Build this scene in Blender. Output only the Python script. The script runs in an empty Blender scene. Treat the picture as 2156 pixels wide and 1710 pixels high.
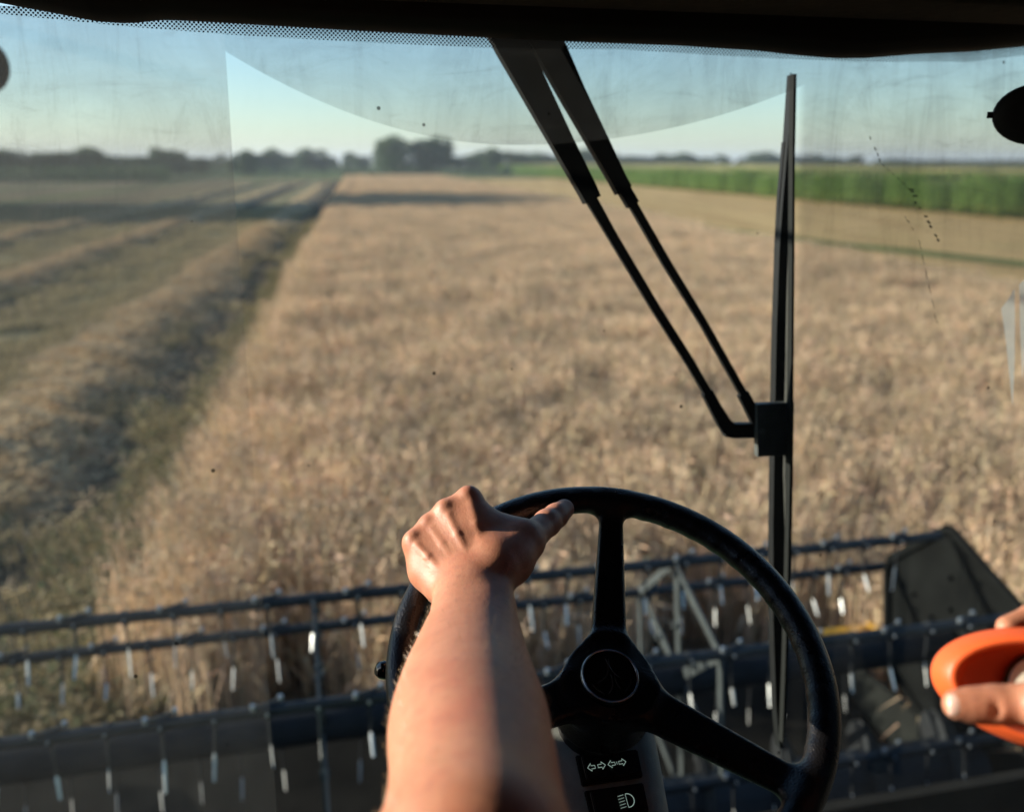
import bpy, math, random
import numpy as np
from mathutils import Vector, Matrix
sc = bpy.context.scene
R = math.radians
random.seed(7)
rng = np.random.default_rng(7)

# ------------------------------------------------------------ camera, world, sun, exposure
EYE = 3.1
PITCH = R(14.74)
F = 1950.0; CX = 1078.0; CY = 855.0          # photograph scaled to 2156 px wide
cd = bpy.data.cameras.new("camera"); cam = bpy.data.objects.new("camera", cd)
sc.collection.objects.link(cam); sc.camera = cam
cam.location = (0, 0, EYE); cam.rotation_euler = (R(90) - PITCH, 0, 0)
cd.sensor_fit = 'HORIZONTAL'; cd.sensor_width = 36; cd.lens = 36 * F / 2156
cd.clip_start = 0.02; cd.clip_end = 6000
cd.dof.use_dof = True; cd.dof.focus_distance = 0.99; cd.dof.aperture_fstop = 3.2
SUN_EL = R(14); SUN_AZ = R(-86)              # azimuth from +y, negative = to the left
S = Vector((math.sin(SUN_AZ) * math.cos(SUN_EL), math.cos(SUN_AZ) * math.cos(SUN_EL), math.sin(SUN_EL)))
w = bpy.data.worlds.new("World"); sc.world = w; w.use_nodes = True
nt = w.node_tree; sky = nt.nodes.new('ShaderNodeTexSky'); sky.sky_type = 'NISHITA'; sky.sun_disc = False
sky.sun_elevation = SUN_EL; sky.sun_rotation = SUN_AZ; sky.air_density = 1.0; sky.dust_density = .3; sky.ozone_density = 3.0
nt.links.new(sky.outputs[0], nt.nodes['Background'].inputs[0]); nt.nodes['Background'].inputs[1].default_value = 0.10
sl = bpy.data.lights.new("sun", 'SUN'); sl.energy = 5.0; sl.angle = R(0.5); sl.color = (1, .87, .72)
so = bpy.data.objects.new("sun", sl); sc.collection.objects.link(so)
so.rotation_euler = S.to_track_quat('Z', 'Y').to_euler(); so.location = S * 50
sc.view_settings.view_transform = 'Standard'; sc.view_settings.look = 'None'; sc.view_settings.gamma = 1
sc.view_settings.exposure = 1.15
sc.cycles.use_denoising = True
sc.cycles.max_bounces = 8; sc.cycles.transparent_max_bounces = 12
sc.cycles.caustics_reflective = False; sc.cycles.caustics_refractive = False
sc.cycles.sample_clamp_indirect = 4

# ------------------------------------------------------------ helpers
cp, sp = math.cos(PITCH), math.sin(PITCH)
def ray(px, py):
    a = (px - CX) / F; u = -(py - CY) / F
    return Vector((a, cp + u * sp, u * cp - sp))
def W(px, py, d):                            # measured image point at optical depth d, in world space
    return Vector((0, 0, EYE)) + ray(px, py) * d
HEAD = R(13)                                 # the combine points 13 degrees left of the view
MR = Vector((math.cos(HEAD), math.sin(HEAD), 0)); MF = Vector((-math.sin(HEAD), math.cos(HEAD), 0))
def M(m, f, z):                              # machine frame: right, forward, height above ground
    return MR * m + MF * f + Vector((0, 0, z))

def link(o): sc.collection.objects.link(o); return o
def tag(o, label=None, cat=None, group=None, kind=None):
    if label: o['label'] = label
    if cat: o['category'] = cat
    if group: o['group'] = group
    if kind: o['kind'] = kind
    return o
def mesh_obj(name, vs, fs, mat=None, parent=None, smooth=False, cols=None):
    me = bpy.data.meshes.new(name); me.from_pydata([tuple(v) for v in vs], [], fs); me.update()
    if mat: me.materials.append(mat)
    if smooth: me.polygons.foreach_set('use_smooth', [True] * len(me.polygons))
    if cols is not None:
        a = me.color_attributes.new('Col', 'FLOAT_COLOR', 'POINT')
        a.data.foreach_set('color', np.asarray(cols, dtype=np.float32).ravel())
    o = link(bpy.data.objects.new(name, me))
    if parent: o.parent = parent
    return o
def empty(name, loc=(0, 0, 0)):
    o = link(bpy.data.objects.new(name, None)); o.location = loc; o.empty_display_size = .1
    return o
def reparent(o, p):
    o.parent = p; o.matrix_parent_inverse = Matrix.Translation(-Vector(p.location)) if p.type == 'EMPTY' else Matrix.Identity(4)
    return o

class MB:
    def __init__(s): s.v = []; s.f = []
    def add(s, v, f):
        n = len(s.v); s.v += [Vector(q) for q in v]; s.f += [tuple(i + n for i in q) for q in f]
    def box(s, c, ax, ay, az, bev=0):        # centre and three half vectors; bevelled on all edges
        c = Vector(c); ax, ay, az = Vector(ax), Vector(ay), Vector(az)
        if bev <= 0:
            v = [c + ax * i + ay * j + az * k for i in (-1, 1) for j in (-1, 1) for k in (-1, 1)]
            s.add(v, [(0, 1, 3, 2), (4, 6, 7, 5), (0, 4, 5, 1), (2, 3, 7, 6), (0, 2, 6, 4), (1, 5, 7, 3)]); return
        import bmesh
        bm = bmesh.new(); bmesh.ops.create_cube(bm, size=2)
        for q in bm.verts: q.co = c + ax * q.co.x + ay * q.co.y + az * q.co.z
        bmesh.ops.bevel(bm, geom=bm.edges[:], offset=bev, segments=3, profile=.5, affect='EDGES')
        bm.verts.index_update(); s.add([q.co.copy() for q in bm.verts], [[q.index for q in f.verts] for f in bm.faces]); bm.free()
    def tube(s, pts, rad, n=10, cap=True, flat=1.0, side=None):
        pts = [Vector(p) for p in pts]; L = len(pts)
        if not hasattr(rad, '__len__'): rad = [rad] * L
        rings = []; up = None
        for i, p in enumerate(pts):
            t = (pts[min(i + 1, L - 1)] - pts[max(i - 1, 0)]).normalized()
            if up is None:
                up = side if side is not None else (Vector((0, 0, 1)) if abs(t.z) < .9 else Vector((1, 0, 0)))
            x = t.cross(up).normalized(); y = x.cross(t).normalized(); up = y
            rings.append([p + (x * math.cos(a) + y * math.sin(a) * flat) * rad[i] for a in [2 * math.pi * k / n for k in range(n)]])
        v = [q for r in rings for q in r]; f = []
        for i in range(L - 1):
            for k in range(n):
                f.append((i * n + k, i * n + (k + 1) % n, (i + 1) * n + (k + 1) % n, (i + 1) * n + k))
        if cap: f.append(tuple(range(n))[::-1]); f.append(tuple(range((L - 1) * n, L * n)))
        s.add(v, f)
    def prism(s, poly, off):                 # extrude a polygon by a vector
        n = len(poly); off = Vector(off); v = [Vector(p) for p in poly] + [Vector(p) + off for p in poly]
        s.add(v, [tuple(range(n))[::-1], tuple(range(n, 2 * n))] + [(i, (i + 1) % n, n + (i + 1) % n, n + i) for i in range(n)])
    def build(s, name, mat, parent=None, smooth=False):
        return mesh_obj(name, s.v, s.f, mat, parent, smooth)
def autosmooth(o, ang=35):
    me = o.data; me.polygons.foreach_set('use_smooth', [True] * len(me.polygons))
    try: me.set_sharp_from_angle(angle=R(ang))
    except Exception: pass
    return o

# materials
def mat(name):
    m = bpy.data.materials.new(name); m.use_nodes = True
    return m, m.node_tree, m.node_tree.nodes['Principled BSDF']
def N(nt, t, **k):
    n = nt.nodes.new(t)
    for a, b in k.items():
        if a in n.inputs.keys() if isinstance(a, str) else False: n.inputs[a].default_value = b
        else: setattr(n, a, b)
    return n
def noise(nt, scale, detail=4, rough=.55, vec=None, dist=0):
    n = nt.nodes.new('ShaderNodeTexNoise'); n.inputs['Scale'].default_value = scale; n.inputs['Detail'].default_value = detail
    n.inputs['Roughness'].default_value = rough; n.inputs['Distortion'].default_value = dist
    if vec is not None: nt.links.new(vec, n.inputs['Vector'])
    return n.outputs['Fac']
def objco(nt, scale=None, rot=None):
    tc = nt.nodes.new('ShaderNodeTexCoord'); o = tc.outputs['Object']
    if scale or rot:
        mp = nt.nodes.new('ShaderNodeMapping')
        if scale: mp.inputs['Scale'].default_value = scale
        if rot: mp.inputs['Rotation'].default_value = rot
        nt.links.new(o, mp.inputs['Vector']); o = mp.outputs[0]
    return o
def ramp(nt, fac, stops):
    r = nt.nodes.new('ShaderNodeValToRGB'); e = r.color_ramp.elements
    while len(e) < len(stops): e.new(.5)
    for q, (p, c) in zip(e, stops): q.position = p; q.color = (*c, 1) if len(c) == 3 else c
    nt.links.new(fac, r.inputs[0]); return r.outputs[0]
def val(nt, op, a, b=None, c=None, clamp=False):
    n = nt.nodes.new('ShaderNodeMath'); n.operation = op; n.use_clamp = clamp
    for i, q in enumerate((a, b, c)):
        if q is None: continue
        if isinstance(q, (int, float)): n.inputs[i].default_value = q
        else: nt.links.new(q, n.inputs[i])
    return n.outputs[0]
def sstep(nt, x, a, b):
    n = nt.nodes.new('ShaderNodeMapRange'); n.interpolation_type = 'SMOOTHSTEP'
    nt.links.new(x, n.inputs[0]); n.inputs[1].default_value = a; n.inputs[2].default_value = b
    return n.outputs[0]
def mix(nt, fac, a, b):
    n = nt.nodes.new('ShaderNodeMix'); n.data_type = 'RGBA'
    for q, s in ((fac, n.inputs[0]), (a, n.inputs[6]), (b, n.inputs[7])):
        if isinstance(q, (int, float)): s.default_value = q
        elif isinstance(q, tuple): s.default_value = (*q, 1)
        else: nt.links.new(q, s)
    return n.outputs[2]
def bump(nt, b, h, strength, dist=.001):
    n = nt.nodes.new('ShaderNodeBump'); n.inputs['Strength'].default_value = strength; n.inputs['Distance'].default_value = dist
    nt.links.new(h, n.inputs['Height']); nt.links.new(n.outputs[0], b.inputs['Normal'])

def simple(name, col, rough=.5, metal=0, var=.25, scale=30, spec=.5, bmp=0, bscale=300):
    m, t, b = mat(name); v = objco(t)
    f = noise(t, scale, 5, .6, v)
    c = ramp(t, f, [(.3, tuple(q * (1 - var) for q in col)), (.7, tuple(min(1, q * (1 + var)) for q in col))])
    t.links.new(c, b.inputs['Base Color']); b.inputs['Roughness'].default_value = rough; b.inputs['Metallic'].default_value = metal
    b.inputs['Specular IOR Level'].default_value = spec
    if bmp: bump(t, b, noise(t, bscale, 3, .6, v), bmp)
    return m
def plant_mat(name, gain=1, transl=.35, rough=.7, rnd=.25):
    m, t, b = mat(name)
    a = t.nodes.new('ShaderNodeAttribute'); a.attribute_name = 'Col'
    oi = t.nodes.new('ShaderNodeObjectInfo')
    k = val(t, 'MULTIPLY_ADD', oi.outputs['Random'], rnd, gain * (1 - rnd / 2))
    mm = t.nodes.new('ShaderNodeVectorMath'); mm.operation = 'SCALE'; t.links.new(a.outputs['Color'], mm.inputs[0]); t.links.new(k, mm.inputs['Scale'])
    t.links.new(mm.outputs[0], b.inputs['Base Color']); b.inputs['Roughness'].default_value = rough
    b.inputs['Specular IOR Level'].default_value = .25
    tr = t.nodes.new('ShaderNodeBsdfTranslucent'); t.links.new(mm.outputs[0], tr.inputs[0])
    ms = t.nodes.new('ShaderNodeMixShader'); ms.inputs[0].default_value = transl
    t.links.new(b.outputs[0], ms.inputs[1]); t.links.new(tr.outputs[0], ms.inputs[2]); t.links.new(ms.outputs[0], t.nodes['Material Output'].inputs[0])
    return m

# ------------------------------------------------------------ ground, fields
ROW = .165                                    # rows run along (-.165, 1)
row_rot = (0, 0, math.atan(ROW))              # rotates so that mapped x is across the rows
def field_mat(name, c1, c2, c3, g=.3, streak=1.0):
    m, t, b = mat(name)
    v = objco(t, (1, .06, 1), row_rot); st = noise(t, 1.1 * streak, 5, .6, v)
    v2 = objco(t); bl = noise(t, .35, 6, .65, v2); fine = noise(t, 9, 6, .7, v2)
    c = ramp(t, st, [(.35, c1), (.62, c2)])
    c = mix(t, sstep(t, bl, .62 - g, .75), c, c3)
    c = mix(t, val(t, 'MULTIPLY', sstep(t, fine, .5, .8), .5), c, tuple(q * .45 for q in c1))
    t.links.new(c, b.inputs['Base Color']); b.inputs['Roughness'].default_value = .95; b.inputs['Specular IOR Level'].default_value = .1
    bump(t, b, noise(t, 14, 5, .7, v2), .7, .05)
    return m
def sheet(name, poly, z, m):
    return tag(mesh_obj(name, [(x, y, z) for x, y in poly], [tuple(range(len(poly)))], m), kind='structure')
G_far = field_mat('meadow_ground', (.10, .13, .035), (.20, .19, .07), (.07, .10, .03), .25, .15)
sheet('ground', [(-2500, -400), (2500, -400), (2500, 4500), (-2500, 4500)], 0, G_far)
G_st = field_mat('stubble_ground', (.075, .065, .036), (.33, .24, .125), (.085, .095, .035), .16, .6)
G_gold = field_mat('golden_stubble_ground', (.46, .29, .12), (.62, .41, .18), (.40, .31, .12), .12, .6)
G_soil = field_mat('crop_soil', (.07, .052, .034), (.12, .09, .06), (.05, .05, .025), .2)
xl = lambda y: -1.35 - ROW * y                # left edge of the standing crop
xr = lambda y: 12.7 - .15 * y                 # right edge of the standing crop
CROP_END = 168
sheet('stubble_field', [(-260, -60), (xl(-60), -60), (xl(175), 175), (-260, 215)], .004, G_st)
sheet('soil_under_crop', [(xl(-60), -60), (xr(-60), -60), (xr(175), 175), (xl(175), 175)], .008, G_soil)
sheet('golden_stubble', [(xr(-60), -60), (60, -60), (31.5, 40), (28.5, 55), (8, 190), (xr(175), 175)], .004, G_gold)
G_shade = field_mat('windrow_shade', (.045, .038, .026), (.085, .07, .045), (.06, .065, .03), .05, 2)  # dark ground colour standing in for the windrows' shadow
G_track = field_mat('pale_track', (.19, .175, .095), (.30, .25, .13), (.14, .15, .07), .1, 2)
P_path = field_mat('weedy_strip', (.07, .10, .025), (.13, .17, .05), (.2, .17, .07), .1, 1)
def strip(name, pts, wd, z, m):
    v = []; f = []
    for i, (x, y) in enumerate(pts): v += [(x - wd / 2, y, z), (x + wd / 2, y, z)]
    for i in range(len(pts) - 1): f.append((2 * i, 2 * i + 1, 2 * i + 3, 2 * i + 2))
    return tag(mesh_obj(name, v, f, m), kind='structure')
strip('weedy_track', [(22, 18), (16.2, 29), (12.2, 37.5), (9.0, 47), (5.2, 62), (1, 85)], 1.7, .012, P_path)
strip('windrow_shade_strip', [(xl(y) - 1.35, y) for y in range(0, 170, 10)], 1.5, .008, G_shade)  # painted shade on the right of the nearest windrow
strip('windrow_shade_strip', [(xl(y) - 6.35, y) for y in range(0, 170, 10)], .9, .008, G_shade)  # painted shade on the right of the second windrow
strip('wheel_track', [(xl(y) - 4.9, y) for y in range(0, 170, 10)], 1.3, .008, G_track)
strip('windrow_shade_strip', [(xl(y) - 11.6, y) for y in range(0, 170, 10)], .9, .008, G_shade)  # painted shade on the right of the third windrow
strip('wheel_track', [(xl(y) - 10.2, y) for y in range(0, 170, 10)], 1.1, .008, G_track)
for k, (dx, wd) in enumerate([(-15.2, 1.6), (-27, 2.2), (-41, 2.5)]):
    strip('grass_track', [(dx - ROW * y, y) for y in range(20, 180, 20)], wd, .012, P_path)

# ------------------------------------------------------------ scattered vegetation (countless: stuff)
def scatter(name, V, Fc, C, pts, material, label, cat):
    """pts rows: x y z rot scale. One mesh holds the clump and the loose points it is set out on."""
    nv = len(V); npt = len(pts)
    me = bpy.data.meshes.new(name)
    allv = np.vstack([np.asarray(V, float), np.asarray(pts)[:, :3]])
    me.from_pydata(allv.tolist(), [], Fc); me.update(); me.materials.append(material)
    a = me.color_attributes.new('Col', 'FLOAT_COLOR', 'POINT')
    a.data.foreach_set('color', np.vstack([np.asarray(C, np.float32), np.ones((npt, 4), np.float32)]).ravel())
    for nm, vals in (('is_pt', np.r_[np.zeros(nv), np.ones(npt)]), ('rt', np.r_[np.zeros(nv), np.asarray(pts)[:, 3]]), ('sz', np.r_[np.ones(nv), np.asarray(pts)[:, 4]])):
        q = me.attributes.new(nm, 'FLOAT', 'POINT'); q.data.foreach_set('value', vals.astype(np.float32))
    o = link(bpy.data.objects.new(name, me))
    g = bpy.data.node_groups.new(name + '_nodes', 'GeometryNodeTree')
    g.interface.new_socket('Geometry', in_out='INPUT', socket_type='NodeSocketGeometry')
    g.interface.new_socket('Geometry', in_out='OUTPUT', socket_type='NodeSocketGeometry')
    gi = g.nodes.new('NodeGroupInput'); go = g.nodes.new('NodeGroupOutput')
    def attr(n):
        q = g.nodes.new('GeometryNodeInputNamedAttribute'); q.data_type = 'FLOAT'; q.inputs['Name'].default_value = n
        return q.outputs['Attribute']
    cmp_ = g.nodes.new('FunctionNodeCompare'); cmp_.data_type = 'FLOAT'; cmp_.operation = 'GREATER_THAN'; cmp_.inputs[1].default_value = .5
    g.links.new(attr('is_pt'), cmp_.inputs[0])
    sep = g.nodes.new('GeometryNodeSeparateGeometry'); sep.domain = 'POINT'
    g.links.new(gi.outputs[0], sep.inputs[0]); g.links.new(cmp_.outputs[0], sep.inputs['Selection'])
    mp = g.nodes.new('GeometryNodeMeshToPoints'); g.links.new(sep.outputs[0], mp.inputs[0])
    ip = g.nodes.new('GeometryNodeInstanceOnPoints'); g.links.new(mp.outputs[0], ip.inputs['Points']); g.links.new(sep.outputs[1], ip.inputs['Instance'])
    cx = g.nodes.new('ShaderNodeCombineXYZ'); g.links.new(attr('rt'), cx.inputs[2]); g.links.new(cx.outputs[0], ip.inputs['Rotation'])
    g.links.new(attr('sz'), ip.inputs['Scale'])
    g.links.new(ip.outputs[0], go.inputs[0])
    md = o.modifiers.new('scatter', 'NODES'); md.node_group = g
    return tag(o, label, cat, kind='stuff')

class Clump:
    def __init__(s): s.v = []; s.f = []; s.c = []
    def poly(s, pts, col, faces=None):
        n = len(s.v); s.v += [tuple(p) for p in pts]; s.c += [(*col, 1)] * len(pts)
        s.f += [tuple(i + n for i in q) for q in (faces or [tuple(range(len(pts)))])]
def rnd(a, b): return random.uniform(a, b)
def colvar(c, v=.18):
    k = 1 + rnd(-v, v); return tuple(max(0, q * k * (1 + rnd(-.05, .05))) for q in c)
def cereal(cl, x, y, h, lean, az, col, green=0):
    ca, sa = math.cos(az), math.sin(az)
    top = Vector((x + ca * lean, y + sa * lean, h)); base = Vector((x, y, 0))
    s = Vector((-sa, ca, 0)) * .003
    mid = base.lerp(top, .6) - Vector((ca, sa, 0)) * lean * .15
    cs = colvar(col, .2)
    cl.poly([base - s, base + s, mid + s, mid - s, top - s * .7, top + s * .7], cs, [(0, 1, 2, 3), (3, 2, 5, 4)])
    if random.random() < .8:                  # leaf
        la = rnd(0, 6.28); p0 = base.lerp(top, rnd(.35, .8)); d = Vector((math.cos(la), math.sin(la), 0)); q = Vector((-d.y, d.x, 0)) * .006
        l = rnd(.12, .24)
        cl.poly([p0, p0 + d * l * .5 + Vector((0, 0, .05)) + q, p0 + d * l * .5 + Vector((0, 0, .05)) - q, p0 + d * l - Vector((0, 0, .06))], colvar(col, .3), [(0, 1, 2), (1, 3, 2)])
    # ear, nodding
    nod = rnd(.3, 1.9); ea = az + rnd(-.6, .6); L = rnd(.06, .085); wd = rnd(.0055, .0075)
    d = Vector((math.cos(ea) * math.sin(nod), math.sin(ea) * math.sin(nod), math.cos(nod)))
    a = d.cross(Vector((0, 0, 1))).normalized(); b = a.cross(d).normalized(); m = top + d * L * .4; t = top + d * L
    ec = colvar(col, .25)
    cl.poly([top, m + a * wd, m + b * wd, m - a * wd, m - b * wd, t], ec, [(0, 2, 1), (0, 3, 2), (0, 4, 3), (0, 1, 4), (5, 1, 2), (5, 2, 3), (5, 3, 4), (5, 4, 1)])
    for k in range(2):
        u = (d + a * rnd(-.35, .35) + b * rnd(-.35, .35)).normalized() * rnd(.05, .09)
        cl.poly([m + a * .002, m - a * .002, t + u], tuple(min(1, q * 1.15) for q in ec))
PS = .8
straw = (.64, .47, .30)
cl = Clump()
for k in range(100):                           # small tufts that lean together, single ears between
    tx, ty = rnd(-PS / 2, PS / 2), rnd(-PS / 2, PS / 2); az = rnd(0, 6.28); le = rnd(.02, .14); hh = rnd(.60, .84); tc = colvar(straw, .3)
    for j in range(3): cereal(cl, tx + random.gauss(0, .022), ty + random.gauss(0, .022), hh + random.gauss(0, .03), max(0, le + random.gauss(0, .03)), az + random.gauss(0, .5), tc)
for k in range(50): cereal(cl, rnd(-.45, .45), rnd(-.45, .45), rnd(.5, .86), rnd(0, .15), rnd(0, 6.28), colvar(straw, .3))
KNIFE = 4.3; HL, HR = -2.45, 2.86             # header left and right end in machine frame
def waves(x, y): return .5 + .25 * math.sin(x * 1.1 + .5 * y) + .25 * math.sin(x * .37 - y * .61 + 1) 
def inheader(X, Y, mg=.15):
    f = -X * math.sin(HEAD) + Y * math.cos(HEAD); m_ = X * math.cos(HEAD) + Y * math.sin(HEAD)
    return f < KNIFE + mg and HL - mg < m_ < HR + mg
pts = []
y = 1.5
while y < CROP_END:
    st = .62 if y < 60 else .85
    x = xl(y) + .25
    while x < xr(y) - .1:
        X = x + (rnd(-.15, .15) if x > xl(y) + .3 else rnd(-.03, .05)); Y = y + rnd(-.2, .2)
        f = -X * math.sin(HEAD) + Y * math.cos(HEAD); m_ = X * math.cos(HEAD) + Y * math.sin(HEAD)
        if not (f < KNIFE + .45 and m_ < HR + .5) and abs(X) < .62 * Y + 3:
            s_ = (1.0 + .04 * waves(X, Y) + rnd(-.10, .10)) * (1 if y < 60 else 1.05)
            if X < xl(Y) + .6: s_ *= .97
            if abs(X - xl(Y) - 1.15) < .22 and Y > 8: s_ *= .84
            pts.append((X, Y, 0, rnd(0, 6.28), s_))
        x += st
    y += st
crop_m = plant_mat('ripe_crop', 1, .2, .75, .4)
scatter('ripe_crop', cl.v, cl.f, cl.c, pts, crop_m, 'field of ripe brown cereal standing in front of the harvester reel', 'crop')

cl = Clump()                                  # cut stubble
for k in range(150):
    x, y = (random.randrange(-3, 4)) * .13 + rnd(-.03, .03), rnd(-.45, .45); h = rnd(.1, .2); a = rnd(0, 6.28)
    s = Vector((math.cos(a), math.sin(a), 0)) * .0045; b = Vector((x, y, 0)); t = b + Vector((rnd(-.03, .03), rnd(-.03, .03), h))
    cl.poly([b - s, b + s, t + s, t - s], colvar((.36, .28, .15), .3))
for k in range(45):
    b = Vector((rnd(-.45, .45), rnd(-.45, .45), rnd(.01, .06))); a = rnd(0, 6.28); d = Vector((math.cos(a), math.sin(a), rnd(-.1, .1))) * rnd(.05, .14); s = Vector((-d.y, d.x, 0)).normalized() * .005
    cl.poly([b - s, b + s, b + d + s, b + d - s], colvar((.45, .34, .18), .3))
for k in range(70):
    b = Vector((rnd(-.45, .45), rnd(-.45, .45), 0)); a = rnd(0, 6.28); d = Vector((math.cos(a), math.sin(a), 0)); s = Vector((-d.y, d.x, 0)) * .01; h = rnd(.05, .14)
    cl.poly([b, b + d * .04 + s + Vector((0, 0, h * .7)), b + d * .08 + Vector((0, 0, h)), b + d * .04 - s + Vector((0, 0, h * .7))], colvar((.115, .13, .05), .3))
pts = []
for i in range(5200):
    y = 3 + 62 * random.random() ** 1.3; x = xl(y) - .3 - random.random() * min(32, 6 + y * .62)
    if abs(x) < .6 * y + 3.5 and not inheader(x, y, .4) and (abs(x - xl(y) + 1.35) > .8 or random.random() < .06) and (min(abs(x - xl(y) + q_) for q_ in (4.9, 6.35, 10.2, 11.6)) > .55 or random.random() < .25): pts.append((x, y, 0, -math.atan(ROW) + rnd(-.05, .05), rnd(.8, 1.2)))
scatter('stubble', cl.v, cl.f, cl.c, pts, plant_mat('stubble_stems', 1, .2, .8, .3), 'short cut stubble mixed with green regrowth left of the standing crop', 'stubble')

cl = Clump()                                  # weeds at the crop edge
for k in range(110):
    bx, by = rnd(-.4, .4), rnd(-.4, .4); hh = rnd(.12, .42)
    for j in range(6):
        a = rnd(0, 6.28); d = Vector((math.cos(a), math.sin(a), 0)); s = Vector((-d.y, d.x, 0)) * rnd(.008, .016); z = hh * (j + 1) / 6; l = rnd(.04, .1)
        p = Vector((bx, by, z * .8))
        cl.poly([p, p + d * l * .5 + s + Vector((0, 0, .02)), p + d * l + Vector((0, 0, rnd(-.01, .05))), p + d * l * .5 - s + Vector((0, 0, .02))], colvar((.11, .125, .045) if random.random() < .4 else (.34, .26, .13), .3))
pts = []
for i in range(400):
    y = 2.5 + 50 * random.random() ** 1.2; x = xl(y) - .28 + random.gauss(0, .24)
    if not inheader(x, y, .35): pts.append((x, y, 0, rnd(0, 6.28), rnd(.6, 1.25)))
scatter('weeds', cl.v, cl.f, cl.c, pts, plant_mat('weed_leaves', 1, .35, .6, .4), 'green weeds and stray stalks along the left edge of the standing crop', 'weeds')

cl = Clump()                                  # tall maize
for i in range(5):
    for j in range(17):
        bx = -1.5 + i * .75 + rnd(-.05, .05); by = -1.6 + j * .2 + rnd(-.05, .05); H = rnd(2.0, 2.35)
        s = .012; cl.poly([(bx - s, by, 0), (bx + s, by, 0), (bx + s * .4, by, H), (bx - s * .4, by, H)], colvar((.12, .2, .05)))
        a0 = rnd(0, 6.28)
        for k in range(10):
            z = .35 + k * .18; a = a0 + (k % 2) * 3.14 + rnd(-.4, .4); d = Vector((math.cos(a), math.sin(a), 0)); q = Vector((-d.y, d.x, 0)) * .04
            l = rnd(.45, .7); p = Vector((bx, by, z)); m1 = p + d * l * .45 + Vector((0, 0, .25)); m2 = p + d * l * .9 + Vector((0, 0, .1)); t = p + d * l * 1.1 - Vector((0, 0, .12))
            cl.poly([p, m1 + q, m1 - q, m2 + q * .7, m2 - q * .7, t], colvar((.19, .29, .07) if z > .5 else (.26, .32, .08), .25), [(0, 1, 2), (1, 3, 4, 2), (3, 5, 4)])
        for k in range(4):
            a = rnd(0, 6.28); cl.poly([(bx - .008, by, H - .05), (bx + .008, by, H - .05), (bx + math.cos(a) * .12, by + math.sin(a) * .12, H + .22)], colvar((.5, .42, .2)))
pts = []
cy = 18
while cy < 330:
    x0 = 35.2 - .145 * cy; x = x0 + 1.6; n = 0
    while n < (9 if cy < 120 else 14) and x < .62 * cy + 6:
        pts.append((x + rnd(-.3, .5), cy + rnd(-.8, .8), 0, rnd(0, 6.28) if n else rnd(-.5, .5) + random.choice((0, math.pi)), rnd(.80, 1.10))); x += 2.7; n += 1
    while n > 0 and x < .62 * cy + 8:
        pts.append((x, cy, 0, -math.atan(.145), rnd(.95, 1.05))); x += 3.6
    cy += 2.35
scatter('maize', cl.v, cl.f, cl.c, pts, plant_mat('maize_leaves', 1, .4, .55, .2), 'tall green maize standing in rows beyond the stubble on the right', 'maize field')

# straw windrows, each one thing
def windrow(x0, y0, y1, width, h, n, label, slope=ROW, col=(.60, .43, .235), fat=1.0, group='straw windrows left on the stubble'):
    V = []; Fc = []; C = []
    ny = int((y1 - y0) / .25); nx = 15; ph = rnd(0, 9)
    def half(y): return width / 2 * (1 + .16 * math.sin(y * 1.3 + ph) + .10 * math.sin(y * 3.1 + 1) + .07 * math.sin(y * 7.3))
    def prof(u, y):
        a = .72 + .16 * math.sin(y * 1.9 + ph) * math.sin(y * .67 + 2) + .12 * math.sin(y * 3.7 + u * 4 + math.sin(y * 1.3) * 2) + .10 * math.sin(y * 9.1 + u * 7)
        return h * max(0, 1 - u * u) ** .9 * max(.15, a)
    def at(u, y): return x0 - slope * y + u * half(y) + .12 * math.sin(y * .5 + ph)
    for i in range(ny):
        y = y0 + i * .25
        for j in range(nx):
            u = -1 + 2 * j / (nx - 1); yy = y + rnd(-.1, .1)
            V.append((at(u, yy), yy, .01 + max(0, prof(u, yy) - .03) * rnd(.6, 1.1))); C.append((*colvar(tuple(q * .8 for q in col), .45), 1))
    for i in range(ny - 1):
        for j in range(nx - 1): Fc.append((i * nx + j, i * nx + j + 1, (i + 1) * nx + j + 1, (i + 1) * nx + j))
    cl = Clump()
    for k in range(n):
        y = y0 + (min(y1, y0 + 42) - y0) * random.random() ** 1.6; u = max(-1.5, min(1.5, random.gauss(0, .62)))
        b = Vector((at(u, y), y, prof(max(-1, min(1, u)), y) + rnd(-.02, .07))); a = rnd(0, 6.28); l = rnd(.1, .32)
        d = Vector((math.cos(a), math.sin(a), rnd(-.35, .35))) * l; s = Vector((-d.y, d.x, rnd(-.05, .05))).normalized() * rnd(.005, .011) * fat
        cl.poly([b - d / 2 - s, b - d / 2 + s, b + d / 2 + s, b + d / 2 - s], colvar(col, .4))
    nv = len(V); V += cl.v; C += cl.c; Fc += [tuple(i + nv for i in q) for q in cl.f]
    o = mesh_obj('straw_windrow', V, Fc, straw_m, cols=C, smooth=False)
    return tag(o, label, 'windrow', group)
straw_m = plant_mat('loose_straw', 1, .15, .8, 0)
windrow(-4.15, 3, 130, 2.05, .30, 60000, 'golden straw windrow lying nearest to the standing crop on its left')
windrow(-9.1, 8, 130, 1.8, .32, 26000, 'second straw windrow left of the crop, beyond the greenish strip', fat=1.5)
windrow(-14.3, 16, 130, 1.8, .32, 14000, 'third straw windrow from the crop, close to the far left edge of view', fat=2)
windrow(15.0, 16, 120, 1.5, .3, 12000, 'golden straw windrow between the standing crop and the green maize', slope=.15, fat=2)

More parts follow.
